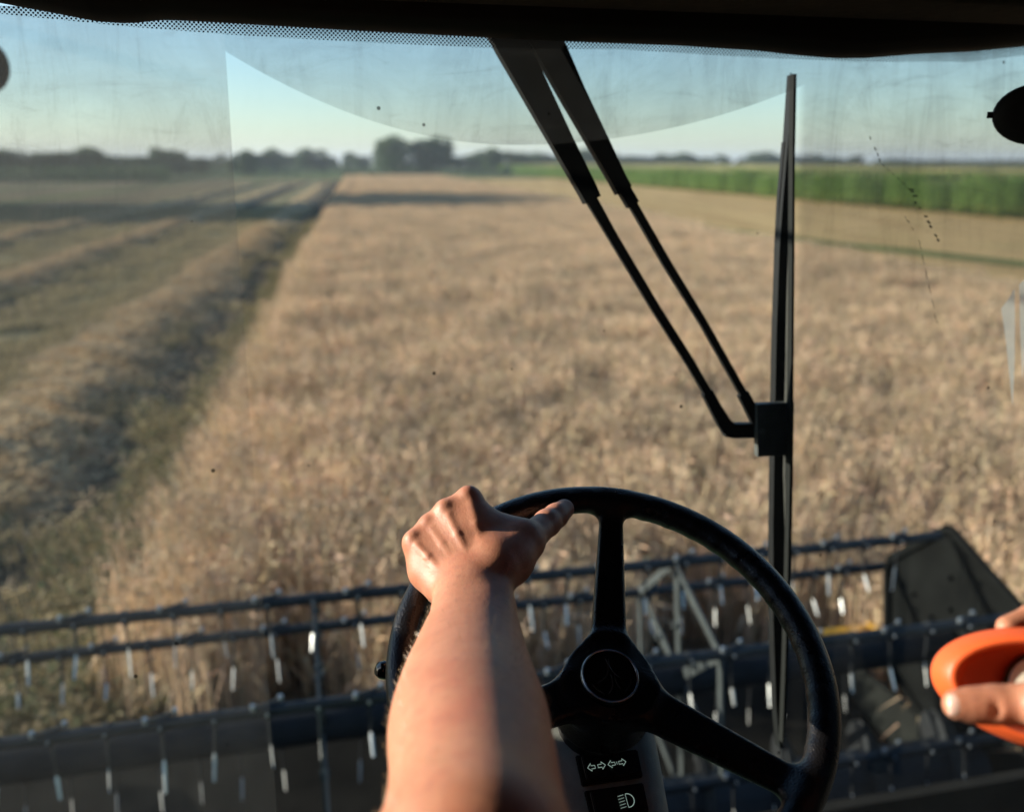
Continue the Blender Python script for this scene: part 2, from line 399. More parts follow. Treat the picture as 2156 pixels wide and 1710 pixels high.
# ------------------------------------------------------------ trees
leaf_m = plant_mat('tree_leaves', 1, .3, .6, .25)
bark_m = simple('bark', (.12, .09, .06), .9, 0, .3, 4, .2, .8, 20)
def crown_mesh(name, lobes, n, size, col):
    cl = Clump()
    for (cx_, cy_, cz, r, rz) in lobes:
        lc = colvar(col, .15)
        for k in range(n):
            v = Vector((random.gauss(0, 1), random.gauss(0, 1), random.gauss(0, 1))).normalized() * (rnd(.45, 1) ** .5 * rnd(.85, 1.1))
            p = Vector((cx_ + v.x * r, cy_ + v.y * r, cz + v.z * rz))
            a = Vector((rnd(-1, 1), rnd(-1, 1), rnd(-1, 1))).normalized(); b = a.cross(Vector((rnd(-1, 1), rnd(-1, 1), rnd(-1, 1)))).normalized()
            s = size * rnd(.6, 1.3)
            cl.poly([p + a * s, p + b * s * .6, p - a * s, p - b * s * .6], colvar(lc, .3))
    me = bpy.data.meshes.new(name); me.from_pydata(cl.v, [], cl.f); me.materials.append(leaf_m)
    q = me.color_attributes.new('Col', 'FLOAT_COLOR', 'POINT'); q.data.foreach_set('color', np.asarray(cl.c, np.float32).ravel())
    return me
def trunk_mesh(name, H, r):
    m = MB(); m.tube([(0, 0, -.1), (.1, 0, H * .25), (0, .1, H * .5), (.1, .1, H * .75)], [r, r * .75, r * .5, r * .2], 8)
    for k in range(5):
        a = k * 1.3; z = H * (.25 + .08 * k)
        m.tube([(0, 0, z), (math.cos(a) * H * .1, math.sin(a) * H * .1, z + H * .1), (math.cos(a) * H * .2, math.sin(a) * H * .2, z + H * .22)], [r * .4, r * .25, r * .1], 6)
    me = bpy.data.meshes.new(name); me.from_pydata([tuple(v) for v in m.v], [], m.f); me.materials.append(bark_m); return me
# unit-height crowns (scaled per tree)
green = (.065, .105, .035)
def unit_crown(kind):
    L = []
    if kind == 0:
        for k in range(11): a = k * 2.4; q = .10 + .2 * (k % 3) / 2; L.append((math.cos(a) * q, math.sin(a) * q, .2 + .62 * k / 11, rnd(.2, .27), rnd(.15, .2)))
    elif kind == 1:
        for k in range(11): L.append((rnd(-.4, .4), rnd(-.3, .3), rnd(.16, .74), rnd(.18, .27), rnd(.14, .22)))
    else:
        for k in range(8): L.append((rnd(-.14, .14), rnd(-.14, .14), .15 + .105 * k, .24 - .013 * k, .14))
    return L
crowns = [crown_mesh('crown', unit_crown(k % 3), 420, .035, green if k != 4 else (.075, .10, .035)) for k in range(6)]
trunkm = trunk_mesh('trunk', 1, .02)
def tree(x, y, H, wd, k, label, group, name='broadleaf_tree', rz=None):
    t = empty(name, (x, y, 0)); t.scale = (H * wd, H * wd, H); t.rotation_euler = (0, 0, rnd(0, 6) if rz is None else rz)
    tag(t, label, 'tree', group)
    for nm, me in (('crown', crowns[k]), ('trunk', trunkm)):
        o = link(bpy.data.objects.new(nm, me)); o.parent = t
def px_tree(px, top, y, wpx, k, label, group, rz=None):
    x = (px - CX) / (F / cp) * y; d = y * cp
    u = (CY - top) / F; H = EYE + y * (u * cp - sp) / (cp + u * sp)
    wm = wpx / F * d; tree(x, y, H, 1.15 * wm / (H * .85), k, label, group, rz=rz)
GT = 'trees along the horizon'
px_tree(825, 281, 250, 76, 0, 'large round dark tree, left one of the two biggest on the horizon', GT, 0)
px_tree(904, 283, 252, 92, 0, 'broad dark tree, right one of the two biggest on the horizon', GT, 1.57)
words = ['first', 'second', 'third', 'fourth', 'fifth', 'sixth', 'seventh', 'eighth', 'ninth', 'tenth', 'eleventh', 'twelfth', 'thirteenth', 'fourteenth', 'fifteenth', 'sixteenth', 'seventeenth', 'eighteenth', 'nineteenth', 'twentieth', 'twenty-first', 'twenty-second']
left = [(765, 322, 330, 36, 1), (735, 318, 340, 30, 0), (700, 322, 350, 36, 1), (668, 310, 300, 40, 4), (640, 308, 300, 34, 3), (600, 318, 320, 44, 1), (572, 309, 280, 40, 0), (545, 316, 275, 40, 1), (520, 312, 230, 44, 3), (490, 326, 240, 36, 1), (462, 326, 300, 40, 5), (430, 328, 320, 40, 1)]
for i, (px, tp, yy, wp, k) in enumerate(left):
    px_tree(px, tp, yy, wp, k, f'{words[i]} small tree on the horizon to the left of the two biggest trees', GT)
right = [(965, 322, 300, 46, 1), (1000, 318, 300, 46, 1), (1035, 308, 270, 54, 0), (1075, 314, 280, 48, 4), (1105, 312, 290, 48, 1), (1140, 318, 300, 50, 3), (1175, 322, 320, 56, 1), (1225, 309, 300, 60, 0), (1265, 318, 320, 50, 4), (1305, 322, 340, 60, 1), (1350, 324, 350, 56, 1), (1400, 322, 350, 50, 3), (1440, 320, 340, 56, 0), (1480, 326, 360, 50, 1), (1520, 327, 380, 54, 5), (1570, 326, 380, 50, 1), (1600, 317, 340, 56, 0), (1640, 320, 350, 56, 1), (1690, 322, 360, 60, 4), (1740, 327, 380, 60, 1), (1800, 329, 400, 70, 5), (1870, 331, 420, 70, 1)]
for i, (px, tp, yy, wp, k) in enumerate(right):
    px_tree(px, tp, yy, wp, k, f'{words[i]} small tree on the horizon to the right of the two biggest trees', GT)
for i, (px, tp, yy, wp) in enumerate([(1945, 334, 500, 110), (2040, 334, 520, 120), (2140, 334, 520, 120)]):
    px_tree(px, tp, yy, wp, 1, f'{words[i]} faint low tree far right on the horizon, behind the maize', 'faint trees behind the maize')
hedge = [(-25, 306, 170, 80, 1), (25, 310, 172, 70, 0), (75, 309, 175, 80, 1), (130, 314, 180, 70, 4), (190, 304, 178, 66, 3), (235, 318, 190, 66, 1), (285, 320, 200, 60, 1), (338, 306, 210, 40, 0), (375, 312, 215, 50, 3), (410, 324, 225, 50, 1)]
for i, (px, tp, yy, wp, k) in enumerate(hedge):
    px_tree(px, tp, yy, wp, k, f'{words[i]} tree from the left in the dark grove behind the left stubble', 'dark grove at the far left')
hb = Clump()
for k in range(9000):                          # undergrowth under the grove
    y = rnd(150, 205); x = rnd(-.62, -.36) * y; z = rnd(0, 2.3); a = Vector((rnd(-1, 1), rnd(-1, 1), rnd(-1, 1))).normalized() * .35; b = a.cross(Vector((rnd(-1, 1), rnd(-1, 1), rnd(-1, 1)))).normalized() * .22
    p = Vector((x, y, z)); hb.poly([p + a, p + b, p - a, p - b], colvar((.05, .085, .03), .3))
tag(mesh_obj('undergrowth', hb.v, hb.f, leaf_m, cols=hb.c), 'dense dark undergrowth below the grove at the far left', 'undergrowth', kind='stuff')
sb = Clump()
for k in range(9000):                          # low scrub between the horizon trees
    y = rnd(235, 330); x = rnd(-.42, .56) * y; z = rnd(0, 2.0) * (.6 + .4 * math.sin(x * .09) * math.sin(x * .031 + 1)); a = Vector((rnd(-1, 1), rnd(-1, 1), rnd(-1, 1))).normalized() * .6; b = a.cross(Vector((rnd(-1, 1), rnd(-1, 1), rnd(-1, 1)))).normalized() * .4
    p = Vector((x, y, z)); sb.poly([p + a, p + b, p - a, p - b], colvar((.06, .09, .035), .3))
tag(mesh_obj('scrub', sb.v, sb.f, leaf_m, cols=sb.c), 'low dark scrub filling the gaps between the horizon trees', 'scrub', kind='stuff')
# tall trees just outside the left edge: they throw the long shadow bands over the field
for i, (x, y, H, wd) in enumerate([(-40, 56, 12.3, .75), (-46, 61, 14, .75), (-51, 66, 15.3, .75), (-55, 58, 16.5, .75), (-60, 63, 18, .8), (-55, 72, 15.5, .8), (-64, 69, 19, .8), (-40, 51.5, 7, 1)]):
    tree(x, y, H, wd, i % 2, f'{words[i]} tall tree beyond the left edge of view, shading the field', 'tall trees left of the field')

# ------------------------------------------------------------ implicit surfaces (hands, arms, wheel)
class SDF:
    def __init__(s, lo, hi, h):
        s.lo = np.array(lo, float); s.h = h; s.n = np.ceil((np.array(hi) - s.lo) / h).astype(int) + 1
        s.F = np.full(s.n, .06, np.float32)
    def sub(s, lo, hi):
        a = np.clip(((np.array(lo) - s.lo) / s.h).astype(int), 0, s.n - 1); b = np.clip(((np.array(hi) - s.lo) / s.h).astype(int) + 2, 1, s.n)
        if (b <= a).any(): return None
        g = [s.lo[i] + s.h * np.arange(a[i], b[i], dtype=np.float64) for i in range(3)]
        return tuple(slice(a[i], b[i]) for i in range(3)), np.meshgrid(*[q.astype(np.float32) for q in g], indexing='ij')
    def blend(s, sl, d, k, sub=False):
        f = s.F[sl]
        if sub:
            hh = np.maximum(k - np.abs(f + d), 0) / k; s.F[sl] = np.maximum(f, -d) + hh * hh * k * .25
        else:
            hh = np.maximum(k - np.abs(f - d), 0) / k; s.F[sl] = np.minimum(f, d) - hh * hh * k * .25
    def cone(s, a, b, ra, rb, k=.01, sub=False):
        a = np.array(a, float); b = np.array(b, float); m = max(ra, rb) + k + .012
        q = s.sub(np.minimum(a, b) - m, np.maximum(a, b) + m)
        if q is None: return
        sl, (X, Y, Z) = q; ab = b - a; L = (ab @ ab) or 1e-9
        t = np.clip(((X - a[0]) * ab[0] + (Y - a[1]) * ab[1] + (Z - a[2]) * ab[2]) / L, 0, 1)
        d = np.sqrt((X - a[0] - t * ab[0]) ** 2 + (Y - a[1] - t * ab[1]) ** 2 + (Z - a[2] - t * ab[2]) ** 2) - (ra + (rb - ra) * t)
        s.blend(sl, d, k, sub)
    def chain(s, pts, rs, k=.01):
        for i in range(len(pts) - 1): s.cone(pts[i], pts[i + 1], rs[i], rs[i + 1], k)
    def mesh(s):
        Fd = s.F; n = s.n; sg = Fd < 0
        c = sg[:-1, :-1, :-1].astype(np.int8)
        tot = np.zeros_like(c)
        for i in (0, 1):
            for j in (0, 1):
                for k in (0, 1): tot += sg[i:n[0] - 1 + i, j:n[1] - 1 + j, k:n[2] - 1 + k]
        act = (tot > 0) & (tot < 8); idx = np.argwhere(act)
        cor = [(i, j, k) for i in (0, 1) for j in (0, 1) for k in (0, 1)]
        vals = {q: Fd[idx[:, 0] + q[0], idx[:, 1] + q[1], idx[:, 2] + q[2]] for q in cor}
        acc = np.zeros((len(idx), 3)); cnt = np.zeros(len(idx))
        for q in cor:
            for ax in range(3):
                if q[ax]: continue
                r = list(q); r[ax] = 1; r = tuple(r); A, B = vals[q], vals[r]; cr = (A < 0) != (B < 0)
                t = np.where(cr, A / np.where(cr, A - B, 1), 0); p = np.tile(np.array(q, float), (len(idx), 1)); p[:, ax] = t
                acc[cr] += p[cr]; cnt += cr
        V = s.lo + (idx + acc / np.maximum(cnt, 1)[:, None]) * s.h
        vid = np.full(act.shape, -1, np.int64); vid[tuple(idx.T)] = np.arange(len(idx)); Q = []
        for ax in range(3):
            u, v = (ax + 1) % 3, (ax + 2) % 3
            s0 = [slice(None)] * 3; s1 = [slice(None)] * 3; s0[ax] = slice(0, n[ax] - 1); s1[ax] = slice(1, n[ax])
            A, B = sg[tuple(s0)], sg[tuple(s1)]; e = np.argwhere(A != B)
            e = e[(e[:, u] > 0) & (e[:, v] > 0) & (e[:, u] < n[u] - 1) & (e[:, v] < n[v] - 1)]
            ins = A[tuple(e.T)]
            def g(du, dv):
                q = e.copy(); q[:, u] -= du; q[:, v] -= dv; return vid[tuple(q.T)]
            quad = np.stack([g(0, 0), g(1, 0), g(1, 1), g(0, 1)], 1)
            quad[~ins] = quad[~ins][:, ::-1]; Q.append(quad)
        Q = np.vstack(Q); Q = Q[(Q >= 0).all(1)]
        return V, Q
def np_mesh(name, V, Q, m):
    me = bpy.data.meshes.new(name); me.vertices.add(len(V)); me.vertices.foreach_set('co', V.astype(np.float32).ravel())
    me.loops.add(Q.size); me.loops.foreach_set('vertex_index', Q.astype(np.int32).ravel())
    me.polygons.add(len(Q)); me.polygons.foreach_set('loop_start', np.arange(0, Q.size, 4, dtype=np.int32))
    me.update(calc_edges=True); me.validate(); me.polygons.foreach_set('use_smooth', [True] * len(me.polygons)); me.materials.append(m)
    return me

# ------------------------------------------------------------ combine harvester
dark_plastic = simple('black_plastic', (.012, .012, .013), .45, 0, .2, 40, .4, .15, 400)
black_metal = simple('black_metal', (.02, .022, .026), .42, .3, .35, 25, .5, .2, 200)
steel_dark = simple('worn_dark_steel', (.020, .022, .024), .6, .1, .45, 12, .5, .3, 60)
steel_bright = simple('bright_steel', (.62, .62, .6), .3, .8, .15, 30, .5)
tine_m = simple('tine_metal', (.85, .84, .80), .3, .2, .12, 30, .8)
lining_m = simple('headliner_cloth', (.035, .025, .02), .95, 0, .25, 60, .1, .4, 500)
gasket_m = simple('rubber_gasket', (.008, .007, .007), .7, 0, .2, 40, .2)
grey_m = simple('grey_console_plastic', (.30, .33, .30), .6, 0, .12, 60, .3, .5, 700)
body_m = simple('body_paint', (.1, .16, .06), .4, 0, .15, 3, .5)
yellow_m = simple('yellow_paint', (.75, .42, .03), .45, 0, .2, 20, .5)
cab_m = simple('cab_interior_trim', (.03, .029, .028), .8, 0, .2, 20, .2)

combine = empty('combine_harvester', tuple(M(.25, 0, 0)))
tag(combine, 'combine harvester seen from its driver seat, cab, steering wheel and front reel', 'combine harvester')
def part(o): return reparent(o, combine)
def sub(o, p): o.parent = p; return o        # parts carry world-space meshes, so sub-parts need no offset

# windshield plane: leans forward at the top
def wf(z): return 1.252 - .114 * (EYE + .117 - z)      # forward distance of the glass at height z
WT, WB = EYE + .175, EYE - 1.45                         # glass top and bottom
ML, MRt = -.62, 1.30
def G(m, z, off=0): return M(m, wf(z) + off, z)
def onglass(px, py, off=0):                             # where the sight line of a measured point meets the glass
    d = ray(px, py); t = 1.2
    for _ in range(20):
        z = EYE + d.z * t; f = -d.x * math.sin(HEAD) + d.y * math.cos(HEAD); t = (wf(z) + off) / f
    p = Vector((0, 0, EYE)) + d * t
    return p
def mz(p): return p.x * math.cos(HEAD) + p.y * math.sin(HEAD), p.z
def edge_fn(pts_, off):
    q = sorted((mz(onglass(x, y, off))[0], mz(onglass(x, y, off))[1] - EYE) for x, y in pts_)
    return lambda m_: float(np.interp(m_, [a for a, _ in q], [b for _, b in q]))
frit_edge = edge_fn([(-200, 8), (0, 30), (270, 57), (500, 75), (749, 89), (1023, 102), (1309, 105), (1549, 120), (1798, 131), (2048, 131), (2156, 117), (2300, 100)], 0)
gask_edge = edge_fn([(-200, -12), (0, 8), (135, 33), (200, 46), (270, 51), (310, 47), (350, 43), (500, 51), (749, 66), (1023, 80), (1188, 88), (1427, 97), (1600, 108), (1677, 117), (1760, 124), (1830, 123), (1927, 115), (2040, 110), (2156, 99), (2300, 80)], -.05)
def glass_mat():
    m, t, b = mat('dusty_windshield_glass'); t.nodes.remove(b)
    uv = t.nodes.new('ShaderNodeUVMap'); uv.uv_map = 'glass'
    sx = t.nodes.new('ShaderNodeSeparateXYZ'); t.links.new(uv.outputs[0], sx.inputs[0]); u, v = sx.outputs[0], sx.outputs[1]   # metres: machine right, height rel. eye
    # wiped zone: between the two end positions of the blade and below the arc its tip draws
    (uL, _), (uR, _), (uC, vC) = mz(onglass(487, 300)), mz(onglass(1682, 300)), mz(onglass(1080, 305))
    vL, vR = mz(onglass(487, 108))[1] - EYE, mz(onglass(1668, 182))[1] - EYE; vC -= EYE
    q = val(t, 'SUBTRACT', u, uC)
    # two quadratic halves through the measured ends of the arc
    kl = (vL - vC) / (uL - uC) ** 2; kr = (vR - vC) / (uR - uC) ** 2
    kk = val(t, 'ADD', kl, val(t, 'MULTIPLY', val(t, 'GREATER_THAN', q, 0), kr - kl))
    arc = val(t, 'ADD', val(t, 'MULTIPLY', val(t, 'MULTIPLY', q, q), kk), vC)
    below = sstep(t, val(t, 'SUBTRACT', arc, v), -.001, .002)
    inL = sstep(t, u, uL - .0005, uL + .001); inR = sstep(t, u, uR + .012, uR - .004)
    wiped = val(t, 'MULTIPLY', below, val(t, 'MULTIPLY', inL, inR))
    n1 = noise(t, 6, 8, .65, uv.outputs[0], 1.2)
    mp = t.nodes.new('ShaderNodeMapping'); mp.inputs['Scale'].default_value = (1, .18, 1); mp.inputs['Rotation'].default_value = (0, 0, .12); t.links.new(uv.outputs[0], mp.inputs[0])
    n2 = noise(t, 14, 5, .7, mp.outputs[0], 1.5); n3 = noise(t, 240, 3, .6, uv.outputs[0])
    mp2 = t.nodes.new('ShaderNodeMapping'); mp2.inputs['Scale'].default_value = (.25, 1, 1); mp2.inputs['Rotation'].default_value = (0, 0, -.5); t.links.new(uv.outputs[0], mp2.inputs[0])
    n4 = noise(t, 22, 6, .6, mp2.outputs[0], 2)
    d = val(t, 'MULTIPLY_ADD', n1, .42, .10)
    d = val(t, 'ADD', d, val(t, 'MULTIPLY', sstep(t, n2, .45, .8), .16))
    d = val(t, 'ADD', d, val(t, 'MULTIPLY', sstep(t, n4, .48, .85), .16))
    d = val(t, 'ADD', d, val(t, 'MULTIPLY', sstep(t, n3, .55, .8), .05))
    # thicker towards the upper rim of the glass, a little more at the left
    d = val(t, 'ADD', d, val(t, 'MULTIPLY', sstep(t, u, .1, -.35), .05))
    keep = val(t, 'SUBTRACT', 1, val(t, 'MULTIPLY', wiped, .86))
    d = val(t, 'MULTIPLY', d, keep)
    d = val(t, 'MULTIPLY', d, val(t, 'MULTIPLY_ADD', sstep(t, v, -.35, .0), .62, .38))
    # insect specks
    vo = t.nodes.new('ShaderNodeTexVoronoi'); vo.inputs['Scale'].default_value = 17; t.links.new(uv.outputs[0], vo.inputs['Vector'])
    spk = sstep(t, vo.outputs['Distance'], .055, .035)
    vs = t.nodes.new('ShaderNodeSeparateColor'); t.links.new(vo.outputs['Color'], vs.inputs[0])
    spk = val(t, 'MULTIPLY', spk, val(t, 'GREATER_THAN', vs.outputs[0], .62))
    # printed dot band (frit) under the top edge
    pit = .0051
    def cell(x, off): return val(t, 'SUBTRACT', val(t, 'FRACT', val(t, 'ADD', val(t, 'DIVIDE', x, pit), off + 500)), .5)
    a = cell(val(t, 'ADD', u, v), 0); bb = cell(val(t, 'SUBTRACT', u, v), 0)
    r2 = val(t, 'SQRT', val(t, 'ADD', val(t, 'MULTIPLY', a, a), val(t, 'MULTIPLY', bb, bb)))
    uv2 = t.nodes.new('ShaderNodeUVMap'); uv2.uv_map = 'rim'; sx2 = t.nodes.new('ShaderNodeSeparateXYZ'); t.links.new(uv2.outputs[0], sx2.inputs[0]); v2 = sx2.outputs[1]
    big = val(t, 'MULTIPLY_ADD', sstep(t, v2, -.002, .026), .2, .33)
    frit = val(t, 'MULTIPLY', val(t, 'LESS_THAN', r2, big), val(t, 'GREATER_THAN', v2, 0))
    tr = t.nodes.new('ShaderNodeBsdfTransparent'); tr.inputs[0].default_value = (.84, .93, .95, 1)
    di = t.nodes.new('ShaderNodeBsdfDiffuse'); di.inputs[0].default_value = (.05, .052, .05, 1)
    tl = t.nodes.new('ShaderNodeBsdfTranslucent'); tl.inputs[0].default_value = (.055, .06, .06, 1)
    lf = val(t, 'SUBTRACT', 1, inL)
    t.links.new(mix(t, lf, (.05, .052, .05), (.15, .15, .14)), di.inputs[0]); t.links.new(mix(t, lf, (.055, .06, .06), (.16, .17, .16)), tl.inputs[0])
    dm = t.nodes.new('ShaderNodeMixShader'); dm.inputs[0].default_value = .6; t.links.new(di.outputs[0], dm.inputs[1]); t.links.new(tl.outputs[0], dm.inputs[2])
    m1 = t.nodes.new('ShaderNodeMixShader'); t.links.new(d, m1.inputs[0]); t.links.new(tr.outputs[0], m1.inputs[1]); t.links.new(dm.outputs[0], m1.inputs[2])
    bk = t.nodes.new('ShaderNodeBsdfDiffuse'); bk.inputs[0].default_value = (.012, .012, .014, 1)
    m2 = t.nodes.new('ShaderNodeMixShader'); t.links.new(val(t, 'MAXIMUM', frit, val(t, 'MULTIPLY', spk, .8)), m2.inputs[0]); t.links.new(m1.outputs[0], m2.inputs[1]); t.links.new(bk.outputs[0], m2.inputs[2])
    t.links.new(m2.outputs[0], t.nodes['Material Output'].inputs[0])
    return m
nu, nv = 110, 16; V = []; Fc = []; UV = []
for j in range(nv + 1):
    for i in range(nu + 1):
        m_ = ML + (MRt - ML) * i / nu; z = WB + (WT - WB) * j / nv; V.append(G(m_, z)); UV.append((m_, z - EYE))
for j in range(nv):
    for i in range(nu): Fc.append((j * (nu + 1) + i, j * (nu + 1) + i + 1, (j + 1) * (nu + 1) + i + 1, (j + 1) * (nu + 1) + i))
glass = mesh_obj('windshield', V, Fc, glass_mat(), smooth=True); part(glass)
glass['label'] = 'dusty windshield with a clean wiped area and a dotted band along its top'
ul = glass.data.uv_layers.new(name='glass')
ul2 = glass.data.uv_layers.new(name='rim')
for lp in glass.data.loops:
    q_ = UV[lp.vertex_index]; ul.data[lp.index].uv = q_; ul2.data[lp.index].uv = (q_[0], q_[1] - frit_edge(q_[0]))
# insect smear and white drips on the glass
def streaks(name, paths, material, off=-.002):
    m = MB()
    for pts_, w0, w1 in paths:
        P = [onglass(x, y, off) for x, y in pts_]; n = len(P); v = []
        for i, p in enumerate(P):
            wd = (w0 + (w1 - w0) * i / (n - 1)) / 2 * rnd(.5, 1.5) if name != 'dried_drip' else (w0 if i < 2 else w0 + (w1 - w0) * (i - 1) / (n - 2)) / 2
            if i == 0: wd *= .25
            v += [p - MR * wd, p + MR * wd]
        f = [(2 * i, 2 * i + 1, 2 * i + 3, 2 * i + 2) for i in range(n - 1)]; m.add(v, f)
    return tag(sub(m.build(name, material), glass), kind='stuff' if name == 'insect_smear' else None)
smear_m = simple('dried_insect', (.03, .032, .028), .8)
def jit(a, b, n, j): return [(a[0] + (b[0] - a[0]) * i / n + rnd(-j, j), a[1] + (b[1] - a[1]) * i / n) for i in range(n + 1)]
P_ = []
for a, b, w_ in [((1826, 275), (1856, 345), 0.00216), ((1856, 345), (1918, 402), 0.0018000000000000002), ((1918, 398), (1932, 425), 0.0108), ((1926, 425), (1952, 460), 0.0054), ((1948, 455), (1978, 512), 0.00432), ((1905, 455), (1935, 505), 0.00216), ((1935, 505), (1975, 690), 0.00126)]:
    n = 6
    for i in range(n):
        if rnd(0, 1) < .75:
            p0 = (a[0] + (b[0] - a[0]) * i / n, a[1] + (b[1] - a[1]) * i / n); p1 = (a[0] + (b[0] - a[0]) * (i + .7) / n, a[1] + (b[1] - a[1]) * (i + .7) / n)
            P_.append((jit(p0, p1, 3, 1.2), w_, w_ * .7))
streaks('insect_smear', P_, smear_m)
drip_m, t_, b_ = mat('dried_pale_drip'); b_.inputs['Base Color'].default_value = (.8, .8, .7, 1); b_.inputs['Roughness'].default_value = .7; b_.inputs['Transmission Weight'].default_value = 0
t2 = t_.nodes.new('ShaderNodeBsdfTranslucent'); t2.inputs[0].default_value = (.85, .85, .76, 1); m2 = t_.nodes.new('ShaderNodeMixShader'); m2.inputs[0].default_value = .6
t3 = t_.nodes.new('ShaderNodeBsdfTransparent'); m3 = t_.nodes.new('ShaderNodeMixShader'); m3.inputs[0].default_value = .35
t_.links.new(b_.outputs[0], m2.inputs[1]); t_.links.new(t2.outputs[0], m2.inputs[2]); t_.links.new(m2.outputs[0], m3.inputs[1]); t_.links.new(t3.outputs[0], m3.inputs[2]); t_.links.new(m3.outputs[0], t_.nodes['Material Output'].inputs[0])
def poly_on_glass(name, pts_, material, off=-.003):
    o = mesh_obj(name, [onglass(x, y, off) for x, y in pts_], [tuple(range(len(pts_)))], material); return sub(o, glass)
poly_on_glass('dried_drip', [(2108, 650), (2122, 632), (2136, 608), (2137, 690), (2136, 780), (2132, 856), (2126, 800), (2118, 720)], drip_m)
poly_on_glass('dried_drip', [(2146, 600), (2164, 582), (2184, 575), (2178, 640), (2166, 700), (2152, 800), (2148, 700)], drip_m)

# roof, fascia, cab shell
m = MB(); m.box(M(.29, .32, EYE + .42), MR * .98, MF * 1.02, Vector((0, 0, .14)), .05); part(autosmooth(m.build('roof', body_m)))
m = MB()
NS = 140
for seg in range(NS):
    a0, a1 = ML - .02 + (MRt - ML + .04) * seg / NS, ML - .02 + (MRt - ML + .04) * (seg + 1) / NS
    P = []
    for a in (a0, a1):
        e_ = gask_edge(a)
        for df, dz in ((-.012, .012), (-.03, .003), (-.05, 0), (-.075, .004), (-.095, .016), (-.10, .06)): P.append(M(a, wf(EYE + .15) + df, EYE + e_ + dz))
    m.add(P, [(k, k + 1, 7 + k, 6 + k) for k in range(5)])
fas = m.build('windshield_gasket', gasket_m, smooth=True); part(fas)
m = MB(); m.box(M(.29, wf(EYE + .2) - .19, EYE + .295), MR * 1.0, MF * .085, Vector((0, 0, .118)), .02); part(autosmooth(m.build('header_trim', lining_m)))
m = MB(); m.box(M(.29, .3, EYE + .272), MR * .95, MF * .86, Vector((0, 0, .008))); part(m.build('headliner', lining_m))
m = MB(); m.box(M(.29, -.62, EYE - .6), MR * .98, MF * .03, Vector((0, 0, .86)), .02); part(m.build('rear_wall', cab_m))
m = MB(); m.box(M(.29, .25, EYE - 1.5), MR * 1.0, MF * .86, Vector((0, 0, .03)), .01); part(m.build('cab_floor', cab_m))
for s_, mm_ in ((-1, ML - .02), (1, MRt + .02)):
    m = MB(); m.tube([M(mm_, wf(EYE - 1.45), EYE - 1.45), M(mm_, wf(EYE + .25), EYE + .25)], .022, 10); part(m.build('pillar', cab_m, smooth=True))
m = MB(); m.box(M(1.28, .2, EYE - 1.05), MR * .025, MF * .8, Vector((0, 0, .42)), .01); part(m.build('side_shade_panel', cab_m))  # unseen right side, made taller to cut fill light
light_cut_m, t_, b_ = mat('light_cut_glass'); tt0 = t_.nodes.new('ShaderNodeBsdfTransparent'); tt0.inputs[0].default_value = (.12, .14, .14, 1); t_.links.new(tt0.outputs[0], t_.nodes['Material Output'].inputs[0])  # glass darkened to keep light from the right off the arm
m = MB(); m.box(M(1.28, .1, EYE - .18), MR * .003, MF * .9, Vector((0, 0, .44))); part(m.build('light_cut_window', light_cut_m))  # unseen pane, added nearly black to cut side light
m = MB(); m.box(M(-.67, -.08, EYE - .6), MR * .02, MF * .56, Vector((0, 0, .86)), .01); part(m.build('light_block_panel', cab_m))  # added out of view to block sky light from behind left
m = MB(); m.box(M(1.27, -.25, EYE - .3), MR * .02, MF * .4, Vector((0, 0, .6)), .01); part(m.build('light_block_panel', cab_m))  # added out of view to block fill light from the right
m = MB(); m.box(M(-.67, .25, EYE - .90), MR * .02, MF * .86, Vector((0, 0, .645)), .015); part(m.build('side_shade_panel', cab_m))  # unseen left sill, raised to shade hub, spokes and console
m = MB(); m.box(M(.25, -.32, EYE - .95), MR * .26, MF * .26, Vector((0, 0, .07)), .05); m.box(M(.25, -.52, EYE - .55), MR * .25, MF * .06, Vector((0, 0, .38)), .04)
m.tube([M(.25, -.32, EYE - 1.46), M(.25, -.32, EYE - .98)], .09, 12); part(autosmooth(m.build('driver_seat', simple('seat_cloth', (.03, .035, .04), .9))))
# body behind, feeder house, front wheels (behind and below the view)
m = MB(); m.box(M(.25, -3.6, 2.0), MR * 1.35, MF * 2.85, Vector((0, 0, 1.1)), .12); part(autosmooth(m.build('body', body_m)))
m = MB(); m.box(M(.25, 1.1, 1.15), MR * .55, MF * 1.3 + Vector((0, 0, -.35)), Vector((0, .05, .3)), .04); part(autosmooth(m.build('feeder_house', body_m)))
tyre_m = simple('tyre_rubber', (.02, .02, .02), .9)
for s_ in (-1, 1):
    m = MB(); c = M(.25 + s_ * 1.35, -.9, .85)
    m.tube([c - MR * .3, c - MR * .26, c + MR * .26, c + MR * .3], [.72, .85, .85, .72], 32, side=Vector((0, 0, 1)))
    for k in range(24):
        a = 2 * math.pi * k / 24; rd = MF * math.cos(a) + Vector((0, 0, math.sin(a))); tg = -MF * math.sin(a) + Vector((0, 0, math.cos(a)))
        m.box(c + rd * .84 + MR * (.13 if k % 2 else -.13), MR * .14 + tg * .05, tg * .025, rd * .025)
    o = part(autosmooth(m.build('wheel', tyre_m)))
    m = MB(); m.tube([c - MR * .31, c + MR * .31], .42, 24, side=Vector((0, 0, 1))); sub(autosmooth(m.build('rim', yellow_m)), o)

